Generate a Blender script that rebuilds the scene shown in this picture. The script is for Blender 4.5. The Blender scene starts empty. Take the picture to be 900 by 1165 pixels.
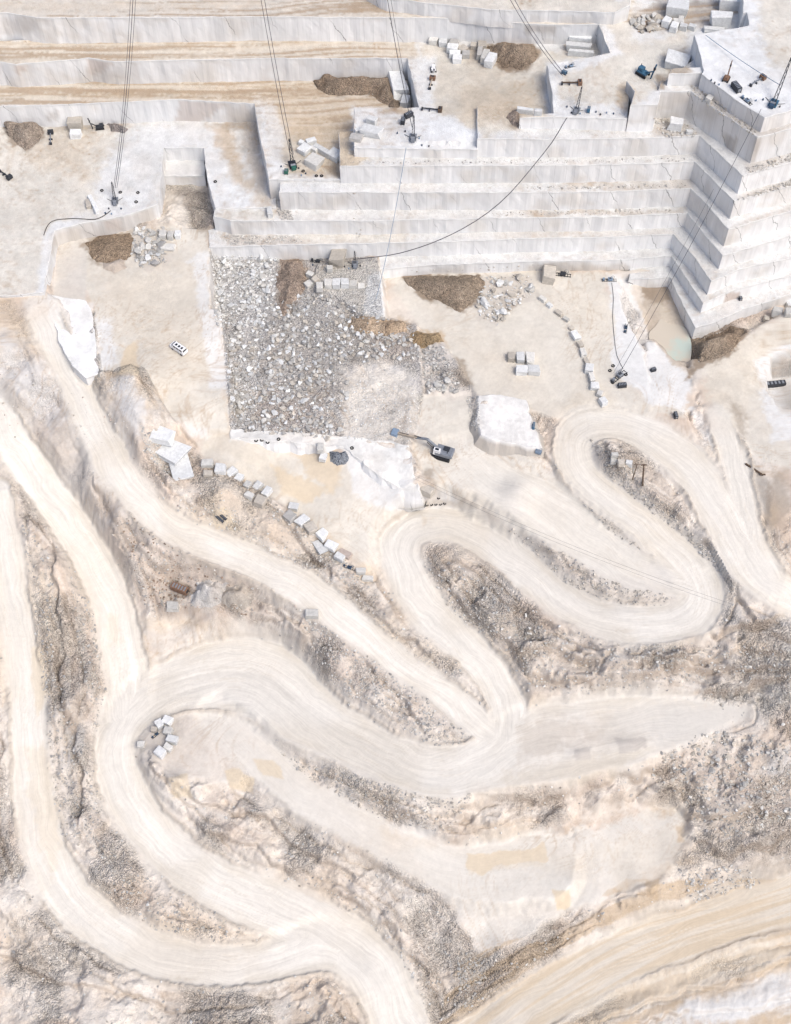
import bpy, math, random, bmesh
import numpy as np
from mathutils import Vector, Matrix, geometry
from mathutils.bvhtree import BVHTree

# ---------------------------------------------------------------- camera, world, sun, exposure
scene = bpy.context.scene
col = scene.collection
random.seed(7); rng = np.random.default_rng(11)
R = math.radians
FP = 1500.0; PITCH = R(57); CX, CY = 450.0, 582.5; DIST = 375.0
CAM = np.array([0.0, -DIST*math.cos(PITCH), DIST*math.sin(PITCH)])
FW = np.array([0.0, math.cos(PITCH), -math.sin(PITCH)])
UP = np.array([0.0, math.sin(PITCH), math.cos(PITCH)])
cd = bpy.data.cameras.new('camera'); cam = bpy.data.objects.new('camera', cd); col.objects.link(cam)
cam.location = CAM; cam.rotation_euler = (math.pi/2 - PITCH, 0, 0)
cd.sensor_fit = 'VERTICAL'; cd.sensor_height = 24.0; cd.lens = FP/1165.0*24.0
cd.clip_start = 1.0; cd.clip_end = 5000.0
scene.camera = cam
SUN_EL, SUN_AZ = 55.0, 133.0      # azimuth clockwise from +y (away from the camera)
w = bpy.data.worlds.new('World'); scene.world = w; w.use_nodes = True
nt = w.node_tree; bg = nt.nodes['Background']
sky = nt.nodes.new('ShaderNodeTexSky'); sky.sky_type = 'NISHITA'; sky.sun_disc = False
sky.sun_elevation = R(SUN_EL); sky.sun_rotation = R(SUN_AZ); sky.dust_density = 4.0; sky.air_density = 0.6; sky.ozone_density = 0.6
nt.links.new(sky.outputs[0], bg.inputs[0]); bg.inputs[1].default_value = 0.15
sd = bpy.data.lights.new('sun', 'SUN'); sun = bpy.data.objects.new('sun', sd); col.objects.link(sun)
sd.energy = 0.85; sd.angle = R(30); sd.color = (1.0, 0.995, 0.93)
dv = Vector((math.sin(R(SUN_AZ))*math.cos(R(SUN_EL)), math.cos(R(SUN_AZ))*math.cos(R(SUN_EL)), math.sin(R(SUN_EL))))
sun.rotation_euler = dv.to_track_quat('Z', 'Y').to_euler()
vs = scene.view_settings; vs.view_transform = 'Standard'; vs.look = 'None'; vs.gamma = 1.0; vs.use_curve_mapping = False
vs.exposure = 0.58

# ---------------------------------------------------------------- helpers: projection, noise
def un(u, v, z):
    """point at height z seen at photo pixel (u, v)"""
    d = FW*FP + np.array([1.0, 0, 0])*(u-CX) - UP*(v-CY)
    return CAM + (z-CAM[2])/d[2]*d
def proj(X, Y, Z):
    qx, qy, qz = X-CAM[0], Y-CAM[1], Z-CAM[2]
    ww = qy*FW[1] + qz*FW[2]
    return CX + FP*qx/ww, CY - FP*(qy*UP[1]+qz*UP[2])/ww
def _h(ix, iy, s):
    n = (ix*374761393 + iy*668265263 + s*974634777) & 0xffffffff
    n = ((n ^ (n >> 13))*1274126177) & 0xffffffff
    return ((n ^ (n >> 16)) & 0xffffff)/float(0xffffff)
def vn(x, y, s=0):
    x0 = np.floor(x).astype(np.int64); y0 = np.floor(y).astype(np.int64)
    fx = x-x0; fy = y-y0; fx = fx*fx*(3-2*fx); fy = fy*fy*(3-2*fy)
    a = _h(x0, y0, s); b = _h(x0+1, y0, s); c = _h(x0, y0+1, s); d = _h(x0+1, y0+1, s)
    return (a+(b-a)*fx)*(1-fy) + (c+(d-c)*fx)*fy
def fbm(x, y, o=4, s=0, g=0.5):
    r = 0; a = 1; t = 0
    for i in range(o):
        r = r + a*vn(x, y, s+i*17); t += a; a *= g
        x, y = x*1.93+y*0.45+3.1, y*1.93-x*0.45+7.7
    return r/t
def ss(a, b, x):
    t = np.clip((x-a)/(b-a), 0, 1); return t*t*(3-2*t)
def lerp(a, b, t): return a+(b-a)*t
def psd(px, py, poly):
    """signed distance to polygon, negative inside"""
    P = np.asarray(poly, float)[:, :2]; n = len(P)
    d = np.full(px.shape, 1e18); s = np.zeros(px.shape, bool)
    for i in range(n):
        ax, ay = P[i]; bx, by = P[(i+1) % n]
        ex, ey = bx-ax, by-ay; wx, wy = px-ax, py-ay
        t = np.clip((wx*ex+wy*ey)/max(ex*ex+ey*ey, 1e-9), 0, 1)
        d = np.minimum(d, (wx-ex*t)**2+(wy-ey*t)**2)
        c = ((ay > py) != (by > py))
        with np.errstate(divide='ignore', invalid='ignore'):
            s ^= c & (px < (bx-ax)*(py-ay)/((by-ay) if by != ay else 1e-9)+ax)
    d = np.sqrt(d); return np.where(s, -d, d)
def w3(poly, z=None):
    out = []
    for p in poly:
        zz = p[2] if len(p) > 2 else z
        out.append(un(p[0], p[1], zz))
    return np.array(out)
def idw(x, y, P, power=3.0):
    num = 0; den = 0
    for p in P:
        ww = 1.0/((x-p[0])**2+(y-p[1])**2+0.5)**(power/2)
        num = num+ww*p[2]; den = den+ww
    return num/den
def catmull(P, step=2.0):
    P = np.asarray(P, float); Q = np.vstack([2*P[0]-P[1], P, 2*P[-1]-P[-2]]); out = []
    for i in range(1, len(Q)-2):
        n = max(2, int(np.linalg.norm(Q[i+1][:2]-Q[i][:2])/step))
        for k in range(n):
            t = k/n
            out.append(0.5*((2*Q[i])+(-Q[i-1]+Q[i+1])*t+(2*Q[i-1]-5*Q[i]+4*Q[i+1]-Q[i+2])*t*t+(-Q[i-1]+3*Q[i]-3*Q[i+1]+Q[i+2])*t**3))
    out.append(P[-1]); return np.array(out)

# ---------------------------------------------------------------- layout of the haul roads: (u, v, z, width in m)
ROADS = {
 'snake': [(905,683,-9,11),(880,668,-7,11),(855,645,-6,11),(835,610,-5,12),(812,570,-4,12),(785,530,-3,12),(748,500,-2,12),(705,484,-2,11),(668,486,-2,11),(651,503,-3,10),(655,530,-4,10),(680,556,-5,10),(720,588,-6,10),(762,622,-8,10),(792,655,-9,11),(797,688,-10,11),(770,708,-11,11),(722,712,-11.5,11),(675,701,-12,11),(630,675,-12,11),(585,637,-12,11),(545,609,-12,11),(505,597,-12,11),(470,603,-12.5,11),(455,625,-13,11),(466,663,-14,11),(496,703,-16,11),(540,742,-18,9.5),(568,782,-20,9.5),(580,820,-21,11),(562,858,-22,13),(515,878,-22.5,13),(460,868,-23,13),(400,842,-24,14),(350,812,-24.5,18),(300,772,-25,22),(245,768,-26,20),(190,785,-27,16),(150,812,-28,12),(133,845,-29,11),(137,885,-31,11),(160,930,-33,11),(195,970,-35,12),(245,1005,-36,13),(310,1032,-38,14),(360,1055,-39,15),(405,1085,-41,15),(435,1120,-42,14),(452,1160,-44,14),(460,1200,-45,14)],
 'upper_west': [(46,345,14.6,8),(62,385,12,8),(82,425,9,8),(100,470,6,8),(122,515,3,9),(150,558,0,9),(200,603,-4,9),(260,628,-7,9),(330,660,-10,9),(400,710,-14,8.5),(450,752,-17,7.5),(495,782,-19,7.5),(530,808,-20.5,8),(560,835,-21.5,8)],
 'west': [(-20,450,6,10),(8,492,3,10),(40,540,-3,10),(75,590,-9,10),(105,635,-14,10),(125,680,-18,10),(137,730,-22,11),(145,775,-26,12),(140,815,-28,11)],
 'far_west': [(-6,560,-2,8),(5,620,-7,8),(17,690,-14,8.5),(27,760,-20,8.5),(34,830,-25,8.5),(38,900,-29,9),(50,960,-32,10),(72,1010,-35,11),(110,1050,-37,11),(165,1082,-38.5,10),(230,1098,-39,10),(300,1095,-40,10),(360,1078,-40.5,11),(400,1085,-41,11)],
 'south': [(480,1240,-50,13),(560,1175,-48,13),(640,1125,-46.5,12),(720,1084,-45,12),(800,1056,-44,12),(870,1034,-43,12.5),(930,1014,-42,13)],
 'middle_shelf': [(545,880,-22.5,9),(600,850,-21.5,20),(660,838,-21,20),(730,826,-20.5,18),(790,815,-20,9),(842,812,-20,2)],
 'lower_shelf': [(245,815,-28,8),(285,850,-28,10),(330,893,-29,8),(380,925,-30,8),(430,950,-31,8),(480,975,-33,9),(540,992,-34,14),(620,985,-34,16)],
 'east_ramp': [(815,470,-2,5),(835,520,-3,7),(845,570,-4.5,6.5),(858,620,-6,6),(880,660,-7,7)],
 'terrace_road': [(520,520,-4,10),(560,548,-5,15),(615,575,-6.5,17),(665,612,-8,14),(715,645,-9,12),(765,662,-9.8,9),(795,672,-10,9)],
}
# level or sloping floors: (name, polygon (u, v, z), blend in m, noise amplitude)
FLOORS = [
 ('pit', [(425,306,0),(560,304,0),(735,309,0),(700,330,0),(745,440,-.5),(775,470,-1),(800,520,-2),(650,480,-1.5),(545,450,-.5),(515,400,0),(472,366,0),(438,362,1)], 2, .05),
 ('rubble', [(236,284,5),(430,290,4.5),(440,362,3),(474,370,2),(480,450,.5),(470,518,-.5),(262,492,0),(240,380,4)], 1.2, .45),
 ('pale_shelf', [(362,300,5),(430,296,5),(438,360,4),(420,366,4),(390,340,4.3),(356,325,4.5)], .8, .05),
 ('west_floor', [(64,268,10.5),(185,258,10.5),(238,262,10.5),(239,350,10),(251,355,9.5),(262,440,6),(264,492,1.5),(228,505,1.5),(198,478,5),(165,420,9),(118,425,10),(108,352,10.5),(60,340,11)], 1.0, .08),
 ('loading', [(264,494,.3),(400,502,0),(465,520,-.8),(472,548,-2.5),(470,585,-7),(440,600,-10),(425,655,-12.5),(405,640,-10),(345,588,-7),(300,560,-5),(232,520,-1),(225,500,1)], 2, .08),
 ('terrace', [(478,452,-2),(532,452,-2),(543,498,-3.5),(600,515,-3.5),(650,560,-5),(620,590,-7),(560,568,-6),(520,560,-5),(484,540,-3.2),(474,510,-2)], 2.5, .08),
 ('east_floor', [(790,400,-2),(840,385,-2),(910,345,-1),(920,560,-3),(880,600,-4),(862,560,-4),(850,500,-3),(815,470,-2.5),(795,440,-2)], 3, .08),
 ('water_pit', [(700,320,-2),(762,320,-5),(795,384,-6),(790,415,-6),(762,412,-6),(740,382,-6),(728,355,-5)], 1.0, .15),
 ('lower_flat', [(470,975,-33),(520,978,-34),(600,960,-34),(660,935,-33),(720,920,-32.5),(775,922,-32),(780,958,-33),(745,1000,-36),(700,1015,-38),(640,1032,-38),(585,1070,-39),(548,1078,-39),(520,1030,-37),(495,1000,-35)], 3, .1),
 ('block_yard', [(152,822,-27),(205,815,-27),(250,812,-27),(285,850,-28),(270,890,-28.5),(200,880,-28),(170,860,-28)], 3, .1),
 ('south_flat', [(690,1120,-47),(900,1060,-45),(960,1040,-45),(960,1260,-52),(560,1260,-52)], 5, .35),
 ('white_apron', [(738,390,-1.5),(755,398,-2),(783,424,-2.6),(787,465,-2.3),(762,472,-1.2),(742,445,-.8)], 2, .06),
 ('left_rock', [(0,395,11.5),(45,415,11),(80,470,6.5),(110,530,2.5),(140,585,-2),(118,596,-6),(80,545,-2),(45,490,3.5),(0,430,8)], 3, .4),
 ('east_pit', [(880,411,-7),(912,404,-7),(912,472,-7),(888,470,-7),(874,446,-6.5)], 1.2, .2),
 ('far_left', [(-70,322,15.7),(46,322,16.0),(54,345,14.6),(60,375,13),(30,395,12.5),(-70,395,13)], 3, .35),
 ('mound', [(118,430,11),(150,426,12.3),(166,470,10.5),(158,500,8),(140,500,6),(128,470,8)], 3, .3),
 ('mound_shelf', [(160,705,-18.5),(250,700,-18.5),(290,715,-19.5),(272,733,-22.5),(200,742,-24),(172,745,-24.5)], 3, .15),
]
# extra height controls (u, v, z)
CTRL = [(0,300,15),(30,300,15),(0,380,13),(30,420,10),(0,440,8),(80,340,13),(60,500,4),(20,600,-4),(60,640,-9),(60,700,-14),(95,760,-21),(60,800,-22),(90,850,-26),(80,930,-31),
 (130,980,-33),(200,1040,-36),(290,1062,-38),(0,1000,-33),(0,1100,-38),(60,1120,-39),(200,1150,-41),(330,1150,-42),(0,1165,-41),(0,700,-16),(0,850,-25),
 (130,440,11),(150,450,12),(165,480,9),(140,520,4),(200,540,1),(240,560,0),(300,600,-5),(380,660,-10),(440,710,-14),(500,755,-17),(110,560,-4),(150,620,-8),(200,680,-15),(250,690,-16),(300,700,-17),
 (330,710,-14),(380,745,-16),(440,790,-19),(490,830,-20),(520,820,-20),(350,760,-21.5),(320,735,-21),(520,640,-10),(500,650,-11),(560,690,-12),(600,730,-15),(570,740,-15),(650,760,-16),(700,745,-13),(760,740,-13),(850,720,-11),(900,730,-11),(900,770,-14),
 (620,790,-18),(800,780,-17),(860,800,-18),(880,850,-20),(850,900,-24),(800,880,-23),(760,900,-27),(700,900,-26),(640,915,-28),(560,930,-28),(480,920,-26),(400,890,-26),(340,850,-26),(250,930,-30),(330,960,-33),(420,1000,-36),(480,1050,-39),(500,1100,-42),
 (500,1165,-46),(380,1030,-37),(850,950,-29),(900,1000,-36),(820,1010,-37),(780,1040,-41),(640,1075,-41),(560,1120,-44),(620,1110,-45),(720,1060,-42),(900,900,-25),
 (700,530,-1),(740,560,-2),(690,520,-1.5),(780,590,-4),(800,620,-6),(870,540,-3),(890,590,-5),(835,650,-8),(845,690,-9),(640,530,-3),(600,600,-8),(700,665,-10.5),(650,650,-10),(880,700,-10),
 (500,330,0),(650,420,0),(400,450,1)]

def bilin_pt(a, b):
    p = un(a, b, -15.0)
    for _ in range(4): p = un(a, b, float(bilin(np.array([p[0]]), np.array([p[1]]))[0]))
    return p
# ---------------------------------------------------------------- ground grid
def axis(a0, a1, step, far):
    core = np.arange(a0, a1+step/2, step); outs = []; d = step; q = a1
    while q < far: d *= 1.35; q += d; outs.append(q)
    ins = []; d = step; q = a0
    while q > -far: d *= 1.35; q -= d; ins.append(q)
    return np.array(ins[::-1]+list(core)+outs)
GS = 0.36
gx = axis(-112, 112, GS, 900); gy = axis(-134, 112, GS, 900)
GX, GY = np.meshgrid(gx, gy)
# smooth base surface from road samples, floor corners and controls on a coarse grid
road_w = {}
ctl = []
for n, r in ROADS.items():
    p = np.array([list(un(a, b, c))+[wd] for a, b, c, wd in r]); q = catmull(p); road_w[n] = q
    ctl += [tuple(k[:3]) for k in q[::4]]
for n, poly, b, a in FLOORS:
    P = w3(poly); ctl += [tuple(k) for k in P]
ctl += [tuple(un(a, b, c)) for a, b, c in CTRL]
ctl = np.array(ctl)
def base_h(x, y):
    z = idw(x, y, ctl, 3.2)
    return z
cx = np.unique(np.concatenate([np.arange(-114, 115, 2.5), [-900, -500, -250, -160, 160, 250, 500, 900]])); cy = np.unique(np.concatenate([np.arange(-136, 115, 2.5), [-900, -500, -250, -170, 150, 250, 500, 900]]))
CXg, CYg = np.meshgrid(cx, cy); CZ = base_h(CXg, CYg)
def bilin(x, y):
    i = np.clip(np.searchsorted(cx, x)-1, 0, len(cx)-2); j = np.clip(np.searchsorted(cy, y)-1, 0, len(cy)-2)
    fx = (x-cx[i])/(cx[i+1]-cx[i]); fy = (y-cy[j])/(cy[j+1]-cy[j])
    return (CZ[j, i]*(1-fx)+CZ[j, i+1]*fx)*(1-fy)+(CZ[j+1, i]*(1-fx)+CZ[j+1, i+1]*fx)*fy
H = bilin(np.clip(GX, -899, 899), np.clip(GY, -899, 899))
H0 = H.copy()
# floors
smooth = np.zeros_like(H)             # 1 where the surface is graded flat
rough = np.ones_like(H)
for n, poly, bl, am in FLOORS:
    P = w3(poly); m = (GX > P[:, 0].min()-bl-2) & (GX < P[:, 0].max()+bl+2) & (GY > P[:, 1].min()-bl-2) & (GY < P[:, 1].max()+bl+2)
    x, y = GX[m], GY[m]
    wv = 0.5 if bl <= 1.2 else 1.5
    d = psd(x+(vn(x*.35, y*.35, 5)-.5)*wv, y+(vn(x*.35, y*.35, 6)-.5)*wv, P)
    t = 1-ss(0, bl, d); z = idw(x, y, P, 2.5)
    H[m] = lerp(H[m], z, t); rough[m] = lerp(rough[m], am, t); smooth[m] = np.maximum(smooth[m], t)
# roads
RD = {}
Wsum = np.zeros_like(H); Zsum = np.zeros_like(H); Wmax = np.zeros_like(H); roadm = np.zeros_like(H); berm = np.zeros_like(H)
Sall = np.zeros_like(H); Lall = np.zeros_like(H); rcol = np.zeros_like(H); track = np.zeros_like(H); rid = np.full(H.shape, -1, np.int8); bestd = np.full(H.shape, 99.0)
for ri, (n, q) in enumerate(road_w.items()):
    pad = 26+q[:, 3].max()/2
    m = (GX > q[:, 0].min()-pad) & (GX < q[:, 0].max()+pad) & (GY > q[:, 1].min()-pad) & (GY < q[:, 1].max()+pad)
    x, y = GX[m], GY[m]; D = np.full(x.shape, 1e9); S = np.zeros_like(x); Zr = np.zeros_like(x); Wd = np.ones_like(x); sg = np.zeros_like(x); acc = 0.0
    for i in range(len(q)-1):
        a, b = q[i], q[i+1]; ex, ey = b[0]-a[0], b[1]-a[1]; L2 = ex*ex+ey*ey; L = math.sqrt(L2)
        if L < 1e-6: continue
        k = np.where((np.abs(x-(a[0]+b[0])/2) < pad+L) & (np.abs(y-(a[1]+b[1])/2) < pad+L))[0]
        xx, yy = x[k]-a[0], y[k]-a[1]
        t = np.clip((xx*ex+yy*ey)/L2, 0, 1); dd = np.hypot(xx-ex*t, yy-ey*t); c = dd < D[k]; kk = k[c]
        D[kk] = dd[c]; S[kk] = acc+t[c]*L; Zr[kk] = a[2]+(b[2]-a[2])*t[c]; Wd[kk] = a[3]+(b[3]-a[3])*t[c]; sg[kk] = np.sign(ex*yy[c]-ey*xx[c])
        acc += L
    D[D > 1e8] = 99
    e = D-Wd/2+(fbm(x*.14, y*.14, 3, 40+ri)-.5)*2.2+(vn(x*.8, y*.8, 44)-.5)*.5
    wt = 1-ss(0, 4.5, e); wt = wt**1.5
    Wsum[m] += wt*wt; Zsum[m] += wt*wt*Zr; Wmax[m] = np.maximum(Wmax[m], wt)
    fa = {'terrace_road': (14, 0), 'east_ramp': (12, 0), 'middle_shelf': (0, 22), 'lower_shelf': (8, 24), 'upper_west': (10, 0)}.get(n, (0, 0)); fd = (ss(0, fa[0], S) if fa[0] else 1.0)*(ss(0, fa[1], acc-S+0.0) if fa[1] else 1.0)
    inside = (1-ss(-.9, .9, e))*fd; roadm[m] = np.maximum(roadm[m], inside); RK = dict(middle_shelf=.72, lower_shelf=.3, terrace_road=.6).get(n, 1.0); rcol[m] = np.maximum(rcol[m], inside*RK)
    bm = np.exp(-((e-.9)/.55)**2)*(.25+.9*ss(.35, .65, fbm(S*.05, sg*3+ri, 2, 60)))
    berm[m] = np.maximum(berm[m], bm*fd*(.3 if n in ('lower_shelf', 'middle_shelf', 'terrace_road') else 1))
    u_ = D*sg
    fine = fbm(u_*1.4+fbm(S*.02, u_*.1, 2, 71)*5, S*.035, 3, 70); wide = fbm(u_*.45, S*.02, 2, 75)
    tk = fine*.6+wide*.4
    tm = track[m]; bd = bestd[m]; rr = rid[m]; c = e < bd
    la = Lall[m]; la[c] = u_[c]; Lall[m] = la
    sa = Sall[m]; sa[c] = S[c]+ri*500; Sall[m] = sa
    tm[c] = tk[c]; bd[c] = e[c]; rr[c] = ri
    track[m] = tm; bestd[m] = bd; rid[m] = rr
ok = Wsum > 1e-6
H[ok] = lerp(H[ok], Zsum[ok]/Wsum[ok], np.clip(Wmax[ok], 0, 1))
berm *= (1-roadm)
ee = bestd+(fbm(GX*.10, GY*.10, 3, 410)-.5)*4
gul = np.exp(-((ee-3.6)/.35)**2)*ss(.40, .6, fbm(GX*.06, GY*.06, 2, 411))+np.exp(-((ee-6.2)/.4)**2)*ss(.45, .6, fbm(GX*.06, GY*.06, 2, 412))
rough = rough*(1-Wmax)+.03*Wmax
# rock and soil relief on everything that is not graded
n1 = fbm(GX*.045, GY*.045, 4, 1)-.5; n2 = fbm(GX*.22, GY*.22, 4, 2)-.5; n3 = fbm(GX*1.1, GY*1.1, 3, 3)-.5
rid1 = 1-np.abs(fbm(GX*.12+n1*2, GY*.12, 4, 8)*2-1)
H += rough*(n1*5.5+n2*2.6+n3*.75+(rid1-.75)*1.5)
# ledges left by old cuts, following the contours
pz = H/2.6+fbm(GX*.05, GY*.05, 3, 12)*3; fz = pz-np.floor(pz); tz = np.floor(pz)+ss(.25, .75, fz)
H += (tz-pz)*2.6*.75*np.clip(rough, 0, 1)*ss(.38, .6, fbm(GX*.04+9, GY*.04, 3, 14))
H += berm*1.0*(.6+.8*n3)-gul*.7*np.clip(rough, 0, 1)
H += (roadm*.10)*(track-.5)
LEDGES = [([(600,797),(640,806),(700,797),(760,787),(830,786),(905,774)], 1.6, .9), ([(610,772),(660,780),(720,772),(780,757),(840,762),(905,768)], 1.5, .9), ([(620,742),(680,748),(740,738),(790,720),(850,715),(905,700)], 1.5, 1.0), ([(690,762),(760,752),(830,742),(905,744)], 1.2, .8),
 ([(290,870),(330,905),(380,935),(430,958),(480,975),(520,990),(560,970),(620,950),(660,940)], 1.0, .6), ([(400,925),(450,930),(520,965),(560,968),(600,962),(650,945)], 1.2, .7), ([(520,965),(560,975),(600,962),(640,945)], .9, .5),
 ([(545,905),(600,910),(680,895),(740,880),(760,868)], 1.0, .7), ([(240,812),(290,850),(330,880),(400,905),(470,915)], 1.2, .7), ([(170,865),(190,890),(230,912),(300,930),(340,965),(400,1000)], 1.1, .7),
 ([(240,955),(290,965),(340,1000),(400,1030),(450,1065),(480,1100)], 1.2, .6), ([(0,840),(20,880),(30,960),(60,1030)], 1.0, .7), ([(60,620),(70,700),(66,780),(90,850),(92,930)], 1.2, .8), ([(110,560),(140,610),(190,650),(240,650),(300,680)], 1.0, .7),
 ([(290,640),(340,690),(400,735),(450,790),(480,830)], 1.0, .7), ([(300,575),(360,640),(420,695),(470,735),(520,775)], 1.1, .6), ([(500,650),(540,700),(590,740),(640,750),(720,752)], 1.1, .7), ([(560,585),(620,630),(680,655),(740,672)], 1.0, .6),
 ([(620,520),(660,575),(710,610),(750,630)], 1.0, .5), ([(680,505),(720,560),(780,610),(830,650),(850,700),(880,712)], 1.2, .7), ([(560,1150),(600,1120),(660,1090),(720,1075),(800,1045),(905,1005)], .9, .6), ([(700,1150),(780,1128),(850,1105),(905,1090)], 1.0, .7), ([(640,1165),(720,1160),(800,1150),(905,1128)], .8, .7),
 ([(0,1090),(60,1120),(120,1130),(200,1150)], 1.0, .8), ([(10,620),(30,680),(45,760),(50,820)], .8, .6), ([(130,520),(160,570),(200,590),(260,615)], .8, .6), ([(545,900),(500,900),(430,885),(380,870)], .9, .6), ([(770,915),(800,930),(860,925),(905,935)], 1.4, 1.0), ([(790,960),(830,975),(905,950)], 1.4, 1.0), ([(760,800),(790,830),(770,860)], 1.0, .8)]
lmask = np.zeros_like(H)
for pts, hgt, wd in LEDGES:
    q = catmull([list(bilin_pt(a, b)) for a, b in pts]); m = (GX > q[:, 0].min()-6) & (GX < q[:, 0].max()+6) & (GY > q[:, 1].min()-6) & (GY < q[:, 1].max()+6)
    x, y = GX[m], GY[m]; x = x+(fbm(x*.18, y*.18, 3, 440)-.5)*5; y = y+(fbm(x*.18, y*.18, 3, 441)-.5)*5; D = np.full(x.shape, 1e9); sg = np.zeros_like(x)
    for i in range(len(q)-1):
        a, b = q[i], q[i+1]; ex, ey = b[0]-a[0], b[1]-a[1]; L2 = ex*ex+ey*ey
        if L2 < 1e-9: continue
        t = np.clip(((x-a[0])*ex+(y-a[1])*ey)/L2, 0, 1); dd = np.hypot(x-a[0]-ex*t, y-a[1]-ey*t); c = dd < D; D[c] = dd[c]; sg[c] = np.sign(ex*(y[c]-a[1])-ey*(x[c]-a[0]))
    sd_ = D*sg; fr_ = (1-np.clip(Wmax[m], 0, 1))*(.4+1.2*fbm(x*.1, y*.1, 2, 442))
    H[m] += fr_*hgt*(ss(-.5, .6, sd_)*ss(5.5, 0, D)-.35*np.exp(-((sd_+.5)/.5)**2))
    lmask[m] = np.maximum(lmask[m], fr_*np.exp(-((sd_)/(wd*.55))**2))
# small hills, pits and heaps cut into the open ground: (u, v, z, radius m, dz)
for (u, v, z, r, dz, sx, sy) in [(270,560,-2,9,1.5,1.6,1),(243,678,-13,6,2.4,1,1),(268,680,-13,5,2.0,1,1),(190,672,-14,9,-2.5,1,1),(205,895,-28,5,1.2,1,1),(660,858,-21,3.2,.8,1.2,.7),(715,848,-21,5,1.0,1.5,.7),(150,450,12,9,2.5,.8,1.6),
        (680,1010,-38,7,1.6,1.6,1),(545,1100,-44,8,-3,.8,1.5),(590,560,-5,7,2.3,1,1),(890,420,-2,14,-5,.8,1)]:
    p = un(u, v, z); d = ((GX-p[0])/sx)**2+((GY-p[1])/sy)**2
    H += dz*np.exp(-d/(r*r)*2.0)
# keep everything under the stepped quarry walls well below them
uG, vG = proj(GX, GY, H)

# normals / slope
dzy, dzx = np.gradient(H, gy, gx)
slope = np.hypot(dzx, dzy)

# ---------------------------------------------------------------- colours (albedo) laid out by zone
C_ = dict(pale=(.60,.575,.54), sand=(.56,.505,.43), ochre=(.47,.36,.245), brown=(.255,.20,.15), dkbrown=(.16,.125,.10), pink=(.49,.405,.355), grey=(.47,.435,.405), dkgrey=(.32,.295,.27), white=(.655,.665,.68),
          road=(.68,.65,.605), rubble=(.52,.51,.51), puddle=(.60,.51,.39), blue=(.34,.40,.46), water=(.60,.50,.38), mud_and_shade=(.45,.39,.33), cream=(.60,.57,.52))
C_ = {k: np.array(v) for k, v in C_.items()}
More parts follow.
